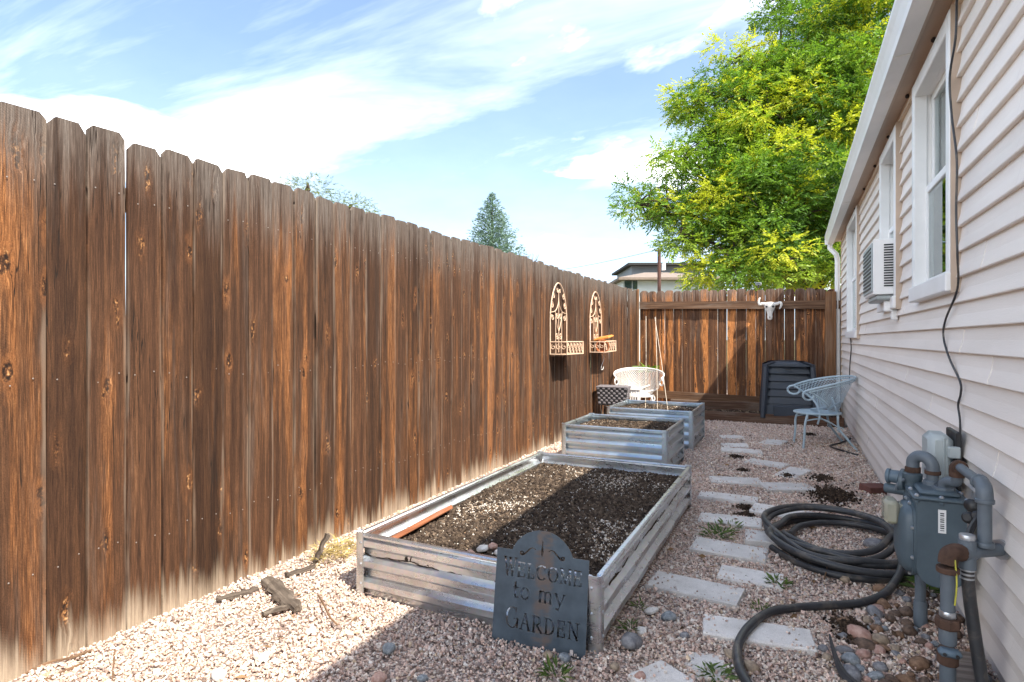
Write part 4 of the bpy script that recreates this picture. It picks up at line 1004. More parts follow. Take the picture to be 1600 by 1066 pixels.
cbn = thing('compost_bin', 'square blue-black plastic compost bin with ribbed panels before the back fence', 'compost bin', (-.085, 8.93, .078), R(4))
def frustum(mb, h0, h1, w0, w1, bev=.03):
    P = []; 
    for (z, w) in ((h0, w0), (h1, w1)):
        for sx, sy in ((-1, -1), (1, -1), (1, 1), (-1, 1)):
            P.append((sx * (w - bev) if sx * sy > 0 else sx * w, sy * w if sx * sy > 0 else sy * (w - bev), z)); P.append((sx * w if sx * sy > 0 else sx * (w - bev), sy * (w - bev) if sx * sy > 0 else sy * w, z))
    F = [tuple(range(7, -1, -1)), tuple(range(8, 16))] + [(k, (k + 1) % 8, (k + 1) % 8 + 8, k + 8) for k in range(8)]
    return mb.add(P, F)
bh = .73; wb, wt_ = .345, .305
def bw(z): return wb + (wt_ - wb) * z / bh
c_ = MB(); frustum(c_, 0, bh - .03, wb - .06, wt_ - .06); c_.build('core', M['bin'], cbn)
for k in range(5):
    z0 = .19 + k * .103
    pm = MB(); w0 = bw(z0) - .003; w1 = bw(z0 + .095) - .020
    frustum(pm, z0, z0 + .089, w0, w1, .05); pm.build('panel', M['bin'], cbn)
dm = MB(); frustum(dm, .0, .185, bw(0) + .012, bw(.18) - .004, .05); dm.build('base_panel', M['bin'], cbn)
for sx in (-1, 1):
    for sy in (-1, 1):
        q = MB(); q.tube([(sx * (bw(.0) - .02), sy * (bw(0) - .02), .0), (sx * (bw(bh) - .02), sy * (bw(bh) - .02), bh - .03)], [.040, .034], 6); q.build('corner_column', M['bin'], cbn)
MB().box(-.19, .19, -bw(.1) - .020, -bw(.1) + .02, .03, .165, .008).build('hatch', M['bin'], cbn)
ld = MB(); frustum(ld, bh - .032, bh, wt_ + .014, wt_ + .010, .05); frustum(ld, bh, bh + .035, wt_ - .0, wt_ - .09, .05); ld.build('lid', M['bin'], cbn)
MB().box(-.12, .12, -.12, .12, bh + .036, bh + .046, .01).build('lid_grip', M['black'], cbn)
MB().box(-.045, .03, -bw(.65) - .006, -bw(.65) + .004, .655, .672, .003).build('latch', M['black'], cbn)

# ============================================================ mesh-back garden chairs
def garden_chair(label, loc, rz, mat, scale=1.0):
    t_ = thing('garden_chair', label, 'chair', loc, rz, 'scrolled mesh garden chairs')
    sh = .36; rs = .225
    s_ = MB(); s_.lathe([(.0, sh - .006), (rs * .6, sh - .004), (rs * .95, sh + .006), (rs, sh + .008), (rs, sh - .010), (rs * .9, sh - .014), (.0, sh - .016)], 32); s_.build('seat', mat, t_, smooth=True)
    s2_ = MB(); s2_.tube([(rs * 1.01 * math.cos(a), rs * 1.01 * math.sin(a), sh) for a in [2 * math.pi * k / 32 for k in range(32)]], .010, 8, True); s2_.build('seat_ring', mat, t_, smooth=True)
    A0 = R(118)
    def S(u, v):          # u -1..1 round the back, v 0..1 up; front is -Y
        a = math.pi / 2 + u * A0 * (.62 + .38 * v); r = rs * (.93 + .62 * v + .10 * v * v)
        return Vector((r * math.cos(a) * 1.02, r * math.sin(a) * .95, sh + .02 + v * (.37 - .13 * abs(u) ** 2)))
    lat = []; lf_ = []
    def ribbon(f, n=14, w=.0023):
        pr = []
        for k in range(n + 1):
            u, v = f(k / n)
            if abs(u) > 1 or v < 0 or v > 1: 
                pr.append(None); continue
            pr.append(S(u, v))
        for a, b_ in zip(pr[:-1], pr[1:]):
            if a is None or b_ is None: continue
            d = (b_ - a).normalized(); nrm = Vector((a.x, a.y, -.12)).normalized(); q = d.cross(nrm) * w; n0 = len(lat)
            lat.extend([a - q, a + q, b_ + q, b_ - q]); lf_.append((n0, n0 + 1, n0 + 2, n0 + 3))
    for k in range(-20, 61):
        c0 = k / 20 - 1.0
        ribbon(lambda tt, c0=c0: (c0 + .55 * tt - .275, tt)); ribbon(lambda tt, c0=c0: (c0 - .55 * tt + .275, tt))
    mm = MB(); mm.add(lat, lf_); tag(mm.build('mesh_back', mat, t_, fix=False), None, None, None, None)
    rim = [S(u, 1.0) for u in [k / 16 - 1 for k in range(33)]]
    def curl(p, sgn):
        o = p; res = []
        for k in range(1, 9):
            a = k / 8 * R(285); res.append(o + Vector((sgn * .045 * math.sin(a) * .6, -.060 * math.sin(a), -.050 * (1 - math.cos(a)))))
        return res
    e0, e1 = rim[0], rim[-1]
    full = curl(e0, 1 if e0.x > 0 else -1)[::-1] + rim + curl(e1, 1 if e1.x > 0 else -1)
    MB().tube(full, .0115, 8).build('rim', mat, t_, smooth=True)
    MB().tube([S(u, .985) + Vector((0, 0, -.02)) for u in [k / 16 - 1 for k in range(33)]], .006, 6).build('inner_rim', mat, t_, smooth=True)
    for sg in (-1, 1):
        p = [S(sg, 1.0), S(sg * .98, .6), S(sg * .96, .25), Vector((sg * rs * .92, -.03, sh)), Vector((sg * rs * .95, -.05, sh - .1))]
        MB().tube(catmull(p, 5), .010, 8).build('arm_support', mat, t_, smooth=True)
        fl = [(sg * .19, -.14, sh), (sg * .215, -.17, sh * .72), (sg * .205, -.175, sh * .35), (sg * .215, -.19, -.02)]
        MB().tube(catmull(fl, 5), .0115, 8).build('leg', mat, t_, smooth=True)
        rl = [S(sg * .45, .35), (sg * .17, .15, sh), (sg * .175, .16, sh * .62), (sg * .20, .24, sh * .28), (sg * .225, .335, -.02)]
        MB().tube(catmull(rl, 5), .0115, 8).build('leg', mat, t_, smooth=True)
        st = [(sg * .205, -.165, sh * .80), (sg * .20, .0, sh * .86), (sg * .18, .17, sh * .60)]
        MB().tube(catmull(st, 6), .007, 6).build('side_stretcher', mat, t_, smooth=True)
        sc_ = [(sg * .18 + .0, .17 + .035 * math.cos(a) * (1 - a / 9), sh * .55 + .035 * math.sin(a) * (1 - a / 9)) for a in [k * .5 for k in range(14)]]
        MB().tube(sc_, .006, 6).build('scroll', mat, t_, smooth=True)
    return t_
garden_chair('pale blue metal chair with mesh back standing against the house siding', (.225, 7.05, .0), R(-78), M['chairblue'])
garden_chair('white metal chair with mesh back in the sunny fence corner', (-1.955, 8.02, .02), R(14), M['chairwhite']).scale = (.90, .90, .95)
# slatted white side table in front of the white chair
tb_ = thing('side_table', 'small white slatted box table in front of the white mesh chair', 'table', (-1.985, 7.62, 0), R(8))
MB().box(-.15, .15, -.13, .13, .475, .500, .006).build('top', M['chairwhite'], tb_)
MB().box(-.135, .135, -.115, .115, .455, .474, .004).build('apron', M['chairwhite'], tb_)
for sx in (-1, 1):
    for sy in (-1, 1): MB().box(sx * .125 - .012, sx * .125 + .012, sy * .105 - .012, sy * .105 + .012, -.01, .456, .003).build('leg', M['chairwhite'], tb_)
for k in range(7):
    xk = -.09 + k * .03
    MB().box(xk - .008, xk + .008, -.112, -.104, .06, .456, .002).build('slat', M['chairwhite'], tb_)
# dark woven planter on a stand by the fence
wp = thing('woven_planter', 'black and pale woven basket planter on thin legs beside the left fence', 'planter', (-2.08, 7.20, 0), R(6))
core = MB(); core.prism([(-.165, .315), (.165, .315), (.19, .54), (-.19, .54)], -.13, .13); core.build('liner', M['black'], wp)
pale = m_plain('grey_weave', (.15, .135, .145), .7, 0, .2, 20)
for rz_ in range(7):
    for cx_ in range(11):
        if (rz_ + cx_) % 2: continue
        z = .33 + rz_ * .030; hw_ = .168 + .022 * rz_ / 6; xx = -hw_ + (cx_ + .5) * 2 * hw_ / 11
        MB().box(xx - .017, xx + .017, -.142, -.128, z, z + .027, .006).build('weave_strip', pale, wp)
        yy = -.125 + (cx_ + .5) * .25 / 11; MB().box(hw_ + .002, hw_ + .014, yy - .011, yy + .011, z, z + .027, .005).build('weave_strip', pale, wp)
MB().box(-.2, .2, -.142, .142, .535, .552, .006).build('rim', pale, wp)
for sx in (-1, 1):
    for sy in (-1, 1): MB().rod((sx * .13, sy * .10, .33), (sx * .15, sy * .12, -.01), .008, 6).build('leg', M['black'], wp)

# ============================================================ scrolled wall baskets
def spiral(c, r, turns, a0, sgn, n=16):
    return [(c[0], c[1] + sgn * r * (1 - .75 * k / n) * math.cos(a0 + turns * 2 * math.pi * k / n), c[2] + r * (1 - .75 * k / n) * math.sin(a0 + turns * 2 * math.pi * k / n)) for k in range(n + 1)]
def wall_basket(label, loc, roll=0.):
    t_ = thing('wall_basket', label, 'wall planter', loc, 0, 'scrolled wire wall baskets'); t_.rotation_euler = (roll, 0, 0)
    w = .245; hA = .78; bt = .135; dp = .19; r0 = .0072; zs = .38
    arch_ = [(0, -w, 0), (0, -w, zs)] + [(0, -w * math.cos(R(90) * (k / 9) ** .9), zs + (hA - zs) * math.sin(R(90) * k / 9) ** 1.0 * (1 if k < 9 else 1)) for k in range(1, 9)] + [(0, 0, hA)]
    arch = arch_ + [(0, -y, z) for _, y, z in arch_[-2::-1]]
    MB().tube(arch, r0, 6).build('arch_frame', M['basketmetal'], t_, smooth=True)
    sc = MB()
    for s_ in (-1, 1):
        sc.tube([(0, s_ * .09, bt), (0, s_ * .09, .42)], .0045, 6)
        sc.tube(catmull([(0, s_ * .0, .62), (0, s_ * .02, .54), (0, s_ * .10, .47), (0, s_ * w * .98, .45)], 5), .0048, 6)
        sc.tube(catmull([(0, 0, .25), (0, s_ * .045, .31), (0, s_ * .09, .42), (0, s_ * .10, .47)], 5), .0048, 6)
        for (cy_, cz_, rr_, a0, sg) in ((.15, .63, .035, .5, 1), (.19, .53, .035, 1.8, 1), (.045, .41, .036, .3, 1), (.175, .40, .036, 2.2, -1), (.055, .20, .040, 3.6, 1), (.035, .69, .024, .6, 1)):
            sc.tube(spiral((0, s_ * cy_, cz_), rr_, 1.3, a0, s_ * sg), .0048, 6)
    sc.tube([(0, 0, .02), (0, 0, .70)], .0048, 6)
    sc.build('scrollwork', M['basketmetal'], t_, smooth=True)
    fr = MB()
    for z in (0.004, bt):
        fr.tube([(0, -w, z), (dp, -w, z), (dp, w + .02, z), (0, w + .02, z)], .0068, 6)
    for (x, y) in ((dp, -w), (dp, w + .02), (0, -w), (0, w + .02)): fr.rod((x, y, 0), (x, y, bt), .0062, 6)
    fr.build('basket_frame', M['basketmetal'], t_, smooth=True)
    sw = MB()
    for k in range(5):
        yk = -w + .055 + k * .098
        pts_ = spiral((dp, yk, bt * .68), .030, 1.1, 2.0, 1) ; sw.tube(pts_, .0042, 5); sw.tube(spiral((dp, yk + .03, bt * .32), .030, 1.1, -1.2, 1), .0042, 5)
        sw.tube([(dp, yk + .045, .005), (dp, yk + .045, bt)], .0036, 5)
    for k in range(3):
        xk = .035 + k * .06
        sw.tube([(p[1] * 1.0 + xk, -w, p[2]) for p in spiral((0, 0, bt * .6), .028, 1.1, 2.0, 1)], .0042, 5)
        sw.tube([(xk + .03, -w, .005), (xk + .03, -w, bt)], .0036, 5)
    sw.build('basket_scroll', M['basketmetal'], t_, smooth=True)
    MB().box(.003, dp - .003, -w + .004, w + .014, .0, .0035).build('tray', M['traymetal'], t_)
    return t_
wall_basket('empty cream wire wall basket with pointed arch, nearer of the pair', (FX + .012, 5.895, .985))
wb2 = wall_basket('cream wire wall basket holding a clay pot, farther of the pair', (FX + .012, 7.22, .985), R(1.2))
MB().tube(catmull([(.06, .12, .0), (.07, .11, -.10), (.06, .04, -.19), (.05, .06, -.235), (.05, .13, -.235), (.05, .16, -.20)], 5), .004, 6).build('hook', M['chairwhite'], wb2, smooth=True)
po = MB(); po.lathe([(.050, 0), (.078, .105), (.086, .107), (.086, .135), (.074, .135), (.070, .11), (.045, .012)], 20); pb_ = po.build('flower_pot', M['terracotta'], None, (FX + .115, 7.09, 1.085), smooth=True)
pb_.rotation_euler = (R(98), R(6), R(20)); pb_.location = (FX + .11, 7.17, 1.076); tag(pb_, 'red terracotta pot lying on its side in the farther wall basket', 'flower pot')
tr_ = MB(); tr_.box(-.10, .10, -.16, .16, 0, .022, .006); tr_.box(-.085, .085, -.145, .145, .022, .028, .003); to = tr_.build('clay_tray', M['orangeclay'], None, (FX + .115, 7.23, 1.155), rot=(R(5), R(-10), R(4)))
tag(to, 'flat orange clay tray resting on top of the farther wall basket', 'tray')

# ============================================================ skull, solar light, stakes, corner plant
sk = thing('animal_skull', 'bleached horned animal skull hanging on the back fence rail', 'skull', (-.325, 9.385, 1.60))
hd = MB(); hd.lathe([(.012, -.165), (.030, -.155), (.036, -.12), (.033, -.08), (.048, -.03), (.074, .02), (.080, .055), (.066, .088), (.03, .10)], 14)
hd.v = [(x * 1.0, y * .55 - .03, z) for x, y, z in hd.v]; hd.build('cranium', M['bone'], sk, smooth=True)
for s_ in (-1, 1):
    MB().tube(catmull([(s_ * .05, -.03, .065), (s_ * .10, -.05, .075), (s_ * .135, -.06, .065), (s_ * .15, -.065, .10), (s_ * .142, -.065, .145), (s_ * .128, -.06, .165)] if s_ < 0 else [(.05, -.03, .065), (.10, -.05, .07), (.14, -.06, .085), (.155, -.07, .06), (.145, -.07, .02), (.13, -.07, -.005)], 4), [.026 - .016 * k / 20 for k in range(21)], 8).build('horn', M['bone'], sk, smooth=True)
    MB().lathe([(.016, 0), (.013, .004)], 10, (s_ * .045, -.066, .03), (s_ * .4, -1, 0)).build('eye_socket', M['dark'], sk)
MB().lathe([(.010, 0), (.008, .003)], 8, (0, -.051, -.125), (0, -1, 0)).build('nose_hole', M['dark'], sk)
slt = thing('solar_light', 'small grey solar light on top of the back fence', 'lamp', (-.485, 9.44, 1.945))
MB().box(-.04, .04, -.02, .02, .02, .06, .004, Matrix.Rotation(R(-22), 4, 'X')).build('panel', M['boxgrey'], slt); MB().box(-.034, .034, -.023, -.0205, .026, .054, 0, Matrix.Rotation(R(-22), 4, 'X')).build('solar_cell', M['bin'], slt); MB().rod((0, .01, -.02), (0, .02, .06), .010, 8).build('stem', M['black'], slt)
STK = [((-1.52, 6.55, .34), (-1.86, 8.05, 1.47), 'thin pale garden stake in the far bed leaning to the left'), ((-1.37, 6.48, .34), (-1.62, 7.55, 1.44), 'thin pale garden stake in the far bed, middle of three'), ((-1.24, 6.42, .34), (-1.63, 7.55, 1.43), 'thin pale garden stake in the far bed leaning across the middle one')]
for a, b_, lab in STK: tag(MB().tube([a, [(p + q) / 2 + .004 for p, q in zip(a, b_)], b_], .0034, 6).build('garden_stake', M['bamboo'], smooth=True), lab, 'stake', 'stakes in the far bed')
hoop = [(-1.62, 6.40, .34)] + [(-1.62 + .46 * k / 8, 6.40 + .05 * math.sin(k), .37 + .09 * math.sin(math.pi * k / 8) ** .7) for k in range(1, 8)] + [(-1.16, 6.42, .34)]
tag(MB().tube(hoop, .004, 6).build('wire_hoop', M['black'], smooth=True), 'thin dark wire hoop lying across the far steel bed', 'wire')

def leaf_quads(base, dirs, length, width, fold=.25):
    """kite-shaped leaves: base points, directions -> verts (n,4,3)"""
    n = len(base); d = dirs / (np.linalg.norm(dirs, axis=1, keepdims=True) + 1e-9)
    up = np.tile(np.array([[0, 0, 1.]]), (n, 1)) + rng.normal(0, .45, (n, 3)); s = np.cross(d, up); s /= (np.linalg.norm(s, axis=1, keepdims=True) + 1e-9)
    Lh = length[:, None]; Wd_ = width[:, None]; nn = np.cross(s, d)
    return np.stack([base, base + d * Lh * .45 + s * Wd_ * .5 + nn * Wd_ * fold * .5, base + d * Lh - nn * Lh * .12, base + d * Lh * .45 - s * Wd_ * .5 + nn * Wd_ * fold * .5], 1)
def leafy(name, base, dirs, length, width, cols, mat, parent=None):
    q = leaf_quads(np.asarray(base, float), np.asarray(dirs, float), np.asarray(length, float), np.asarray(width, float))
    n = len(q); return np_mesh(name, q.reshape(-1, 3), np.arange(4 * n).reshape(n, 4), mat, np.repeat(cols, 4, 0), parent)
def tuft(name, loc, n, spread, length, col0, col1, label, cat, mat, upright=.9, width=.10):
    a = rng.uniform(0, 2 * math.pi, n); rr_ = spread * np.sqrt(rng.random(n)); base = np.stack([loc[0] + rr_ * np.cos(a), loc[1] + rr_ * np.sin(a), np.full(n, loc[2]) + rng.uniform(0, length * .5, n)], 1)
    d = np.stack([np.cos(a) + rng.normal(0, .5, n), np.sin(a) + rng.normal(0, .5, n), rng.uniform(.1, 1.6, n) * upright], 1)
    ln = length * rng.uniform(.5, 1.2, n); c = np.array(col0) + (np.array(col1) - np.array(col0)) * rng.random((n, 1))
    return tag(leafy(name, base, d, ln, ln * width, c, mat), label, cat)
G0, G1 = (.045, .085, .018), (.13, .19, .05)
tuft('leafy_plant', (-2.10, 9.18, .62), 90, .10, .14, (.06, .12, .02), (.20, .30, .05), 'bright green leafy plant in the corner where the fences meet', 'plant', M['weed'], .7, .38)
tag(MB().tube([(-2.1, 9.18, .0), (-2.11, 9.18, .35), (-2.10, 9.18, .66)], .008, 6).build('plant_stem', M['twig']), 'thin stem rising to the green plant in the fence corner', 'stem')

# ============================================================ loose stones
def stone_mesh(name, seed, sub=2):
    import bmesh
    bm = bmesh.new(); bmesh.ops.create_icosphere(bm, subdivisions=sub, radius=1.0); r_ = random.Random(seed)
    ax = (r_.uniform(.8, 1.25), r_.uniform(.65, .95), r_.uniform(.5, .75))
    for v in bm.verts:
        n_ = mnoise.noise(v.co * 1.1 + Vector((seed * 3.1, 0, 0))) * .30 + mnoise.noise(v.co * 2.6 + Vector((0, seed, 0))) * .08
        v.co *= 1 + n_; v.co.x *= ax[0]; v.co.y *= ax[1]; v.co.z *= ax[2]
    me = bpy.data.meshes.new(name); bm.to_mesh(me); bm.free(); me.polygons.foreach_set('use_smooth', [True] * len(me.polygons)); return me
STM = [stone_mesh('stone', k) for k in range(7)]
def m_rock(name, c0, c1):
    m, t = new_mat(name); o = objco(t); rnd = N(t, 'ShaderNodeObjectInfo').outputs['Random']
    n1 = noise(t, vmth(t, 'ADD', o, N(t, 'ShaderNodeCombineXYZ', {0: mth(t, 'MULTIPLY', rnd, 20.), 1: 0., 2: 0.}).outputs[0]), 1.8, 6, .65)
    finish(t, mixc(t, mrange(t, n1, .35, .65), c0, c1), .7, 0, noise(t, o, 9., 4, .7), .25, .05, .35); return m
RK = {'grey': m_rock('grey_rock', (.13, .13, .14), (.25, .245, .25)), 'white': m_rock('white_rock', (.50, .47, .44), (.68, .66, .62)), 'tan': m_rock('tan_rock', (.20, .15, .11), (.36, .28, .20)),
      'pink': m_rock('pink_rock', (.33, .18, .14), (.48, .32, .26)), 'brown': m_rock('brown_rock', (.07, .045, .032), (.16, .105, .075)), 'blue': m_rock('blue_grey_rock', (.14, .16, .175), (.30, .32, .33)), 'rust': m_rock('rusty_rock', (.13, .07, .04), (.25, .15, .09))}
def rock(x, y, r_, kind, label, group=None, z=None, mi=None):
    k = random.randrange(7) if mi is None else mi
    me = STM[k].copy() if kind not in ROCKC.setdefault(k, {}) else None
    if me is not None: me.materials.clear(); me.materials.append(RK[kind]); ROCKC[k][kind] = me
    o = link(bpy.data.objects.new('stone', ROCKC[k][kind])); o.scale = (r_, r_, r_); o.location = (x, y, r_ * .30 if z is None else z); o.rotation_euler = (random.uniform(-.3, .3), random.uniform(-.3, .3), random.uniform(0, 6.3))
    return tag(o, label, 'stone', group)
ROCKC = {}
def gp(px, py, z=0.):
    th_ = math.atan(441 / 900); d = 900 * (1.15 - z) / (py - 530); r_ = (px - 800) / 900 * d
    return (r_ * math.cos(th_) - d * math.sin(th_), r_ * math.sin(th_) + d * math.cos(th_))
LONE = [(988, 1003, .043, 'grey', 'large round grey stone on the gravel right of the sign'), (1003, 986, .026, 'white', 'white stone touching the round grey stone right of the sign'),
        (857, 1022, .024, 'tan', 'round tan pebble at the foot of the sign'), (882, 1026, .022, 'blue', 'small blue-grey pebble beside the tan one below the sign'),
        (1045, 963, .028, 'blue', 'pale bluish stone left of the large hose-crossed paver'), (1018, 953, .024, 'white', 'small white stone beside the near corner of the low bed'),
        (1070, 992, .022, 'grey', 'flat grey pebble left of the hose-crossed paver'), (1143, 1022, .026, 'tan', 'pale stone just left of the loose hose end'), (1175, 1042, .032, 'tan', 'brownish grey stone inside the bend of the loose hose end'),
        (592, 1060, .032, 'pink', 'flat pinkish stone at the bottom edge left of the sign'), (660, 1058, .020, 'blue', 'small bluish stone at the bottom edge below the sign'), (608, 1013, .030, 'blue', 'flat bluish stone in the gravel left of the sign'),
        (342, 1054, .030, 'white', 'angular white stone in the sunlit gravel'), (413, 1024, .022, 'white', 'small white stone near the shadow edge on the gravel'), (1286, 1012, .024, 'grey', 'grey stone right of the hose-crossed paver'), (1292, 1026, .022, 'tan', 'tan stone right of the hose-crossed paver'),
        (1000, 1056, .026, 'pink', 'reddish flat stone at the bottom edge left of the path'), (960, 1040, .022, 'tan', 'yellowish stone below the sign corner'), (1320, 905, .030, 'tan', 'pale flat stone just in front of the hose coil'), (1365, 850, .05, 'grey', 'dark grey rock inside the hose coil')]
for (px, py, r_, kd, lab) in LONE: x, y = gp(px, py, .01); rock(x, y, r_, kd, lab)
for (px, py, r_, kd, lab) in ((754, 858, .030, 'white', 'pale stone on the soil of the low bed, left of a pink one'), (770, 855, .024, 'pink', 'pinkish stone on the soil between two white stones'), (783, 864, .028, 'white', 'white stone on the soil just left of the sign top'), (735, 866, .026, 'pink', 'flat pinkish stone on the soil at the bed front')):
    x, y = gp(px, py, .21); rock(x, y, r_, kd, lab, None, .212)
kinds = ['brown', 'brown', 'grey', 'rust', 'brown', 'blue', 'rust', 'tan', 'grey', 'pink']
KN = {'brown': 'dark brown', 'tan': 'pale tan', 'grey': 'dark grey', 'rust': 'rusty orange-brown', 'pink': 'pinkish', 'blue': 'bluish grey'}
placed = []
for k in range(1600):
    x = random.uniform(.10, .60); y = random.uniform(1.75, 3.15); r_ = random.uniform(.010, .036) * (1.25 if random.random() < .2 else 1)
    if x < .60 - .10 - .36 * max(0, min(1, (y - 1.6) / .5)) : continue
    if y > 2.75 and x < .30: continue
    if math.hypot(x - .428, y - 2.205) < .035 + r_ or math.hypot(x - .42, y - 2.55) < .035 + r_ or math.hypot(x - .52, y - 2.16) < .03 + r_: continue
    if any(math.hypot(x - a, y - b_) < (r_ + c) * .80 for a, b_, c in placed): continue
    placed.append((x, y, r_))
    kd_ = random.choice(kinds); rock(x, y, r_, kd_, '%s river stone among the cobbles below the gas meter' % KN[kd_], 'river stones below the gas meter')
    if len(placed) > 150: break
x, y = gp(1368, 764, .02)
o = MB().box(-.10, .10, -.055, .055, -.03, .03, .004).build('brick', M['brick'], None, (x, y, .018)); o.rotation_euler = (.08, .05, R(38)); tag(o, 'old red brick lying in the gravel behind the meter', 'brick')
o = MB().box(-.06, .06, -.15, .15, -.012, .012, .004).build('wood_offcut', M['scrap'], None, (.50, 2.33, .045)); o.rotation_euler = (.1, -.15, R(-8)); tag(o, 'flat brown wood offcut on the river stones by the wall', 'wood scrap')

# ============================================================ wood scraps, twigs, straw along the fence
M['scrapdark'] = m_timber('dark_scrap_wood', (.075, .058, .046), (.19, .155, .125), 0, .3)
def splinter(name, L_, W_, T_, loc, rot, label, seed):
    r_ = random.Random(seed); n = 9; P = []; F = []
    for i in range(n):
        f = i / (n - 1); w = W_ * (.55 + .45 * math.sin(math.pi * (f * .8 + .12))) * r_.uniform(.75, 1.1); tt = T_ * r_.uniform(.6, 1.1); zc = r_.uniform(-.15, .15) * T_; yc = r_.uniform(-.12, .12) * W_
        for k in range(6):
            a = 2 * math.pi * k / 6 + .3; P.append((L_ * (f - .5) + r_.uniform(-.02, .02) * L_, yc + w / 2 * math.cos(a), zc + tt / 2 * math.sin(a)))
    for i in range(n - 1):
        for k in range(6): F.append((i * 6 + k, i * 6 + (k + 1) % 6, (i + 1) * 6 + (k + 1) % 6, (i + 1) * 6 + k))
    F += [tuple(range(5, -1, -1)), tuple((n - 1) * 6 + k for k in range(6))]
    m_ = MB(); m_.add(P, F); o = m_.build(name, M['scrapdark'], None, loc); o.rotation_euler = rot; return tag(o, label, 'wood scrap')
x, y = gp(440, 928, .03); splinter('wood_scrap', .33, .075, .034, (x, y, .030), (.2, .06, R(-20)), 'split grey wood chunk lying on the sunlit gravel by the fence', 27)
x, y = gp(372, 930, .02); splinter('wood_scrap', .17, .05, .03, (x, y, .022), (0, 0, R(62)), 'flat grey wood sliver against the fence foot', 5)
x, y = gp(432, 955, .01); splinter('wood_scrap', .11, .045, .02, (x, y, .016), (0, 0, R(70)), 'short grey wood chip in front of the split chunk', 8)
x, y = gp(500, 865, .06); splinter('wood_scrap', .17, .06, .03, (x, y, .075), (0, R(-62), R(60)), 'upright grey wood shard leaning on the fence near the bed post', 11)
x, y = gp(470, 892, .02); splinter('wood_scrap', .15, .045, .03, (x, y, .02), (0, 0, R(75)), 'small grey wood sliver beside the dry grass clump', 14)
def twig(pts_, r_, label): tag(MB().tube(catmull([(*gp(px, py, z), z) for px, py, z in pts_], 5), r_, 5).build('twig', M['twig']), label, 'twig')
twig([(497, 930, .02), (506, 945, .03), (516, 965, .02), (529, 978, .012)], .0045, 'bent brown twig near the shadow edge left of the bed')
twig([(40, 1052, .02), (75, 1036, .03), (110, 1028, .035), (152, 1013, .02)], .0045, 'long dry twig curving along the foot of the fence')
twig([(70, 1064, .01), (110, 1045, .02), (150, 1030, .01)], .0055, 'thicker dry twig in front of the long curved one')
twig([(176, 1064, .01), (178, 1030, .02), (181, 1000, .01)], .0035, 'thin straight twig pointing away at the lower left')
twig([(1288, 905, .02), (1294, 880, .03), (1299, 862, .05)], .004, 'short dark twig in front of the hose coil')
x, y = gp(522, 872, .0); n = 420
a = rng.uniform(0, 6.28, n); rr_ = .15 * np.sqrt(rng.random(n)); bs = np.stack([x + rr_ * np.cos(a) * .7, y + rr_ * np.sin(a), .015 + rng.uniform(0, .05, n)], 1)
dd = np.stack([rng.normal(0, 1, n), rng.normal(0, 1, n), rng.uniform(-.1, .5, n)], 1); ln = rng.uniform(.03, .09, n)
tag(leafy('dry_grass', bs, dd, ln, ln * .07, np.array((.40, .31, .13)) * rng.uniform(.6, 1.3, (n, 1)), M['straw']), 'yellow dry grass clump between the fence and the bed post', 'dry grass')
# bark chips and dead leaves scattered on the gravel
n = 700; bx_ = np.concatenate([rng.uniform(FX + .05, -1.6, n // 2), rng.uniform(-.6, .55, n // 2)]); by_ = rng.uniform(1.3, 7.5, len(bx_)); kp = ~inside_bed(bx_, by_, .02); bx_, by_ = bx_[kp], by_[kp]; n = len(bx_)
bs = np.stack([bx_, by_, rng.uniform(.004, .018, n)], 1); dd = np.stack([rng.normal(0, 1, n), rng.normal(0, 1, n), rng.normal(0, .18, n)], 1); ln = rng.uniform(.012, .05, n)
tag(leafy('dead_leaf_litter', bs, dd, ln, ln * rng.uniform(.12, .5, n), np.array((.16, .095, .05)) * rng.uniform(.4, 1.9, (n, 1)), M['straw']), 'brown leaf and bark litter sprinkled over the gravel', 'litter', None, 'stuff')
# small heaps of spilled soil
hp_ = []; hs_ = []
for (px, py, rx, ry, n) in ((1300, 775, .16, .30, 1500), (1283, 748, .07, .14, 500), (1150, 715, .10, .08, 260), (1160, 736, .05, .05, 120), (1165, 806, .05, .04, 220), (1165, 795, .07, .06, 200), (1284, 748, .10, .14, 300), (1230, 745, .06, .1, 120), (1265, 680, .10, .14, 200), (1330, 985, .08, .14, 400)):
    x, y = gp(px, py); a = rng.uniform(0, 6.28, n); q = np.abs(rng.normal(0, .5, n)); hp_.append(np.stack([x + rx * q * np.cos(a), y + ry * q * np.sin(a), .008 + .016 * np.exp(-q * q * 3) * rng.random(n)], 1)); hs_.append(rng.uniform(.004, .011, n))
V, F, C = crumbs(np.concatenate(hp_), np.concatenate(hs_), [(.05, .034, .024), (.085, .058, .04), (.03, .021, .016)], [3, 2, 3])
tag(np_mesh('spilled_soil', V, F, M['crumb'], C), 'dark spilled soil crumbs scattered between the pavers', 'soil', None, 'stuff')
# weeds
for (px, py, n, sp_, ln_, lab) in ((1122, 838, 60, .07, .06, 'sparse weed growing in front of the weedy paver'), (1215, 914, 70, .05, .04, 'small green weed right of the broken buried paver'), (1188, 952, 30, .03, .03, 'tiny weed between the two large near pavers'), (985, 985, 40, .03, .035, 'small weed behind the round grey stone'),
                               (1118, 1060, 40, .04, .05, 'green weed at the bottom edge beside the bluish fragment'), (868, 1060, 34, .03, .05, 'small green weed at the bottom edge below the sign'), (1140, 826, 26, .06, .05, 'thin dry weed beside the hose-side paver'), (1448, 925, 60, .04, .10, 'green grass tuft under the gas meter'), (1000, 950, 26, .025, .03, 'tiny weed beside the right side of the low bed')):
    x, y = gp(px, py); tuft('weed', (x, y, 0.), n, sp_, ln_, G0, G1, lab, 'weed', M['weed'], .8, .22)
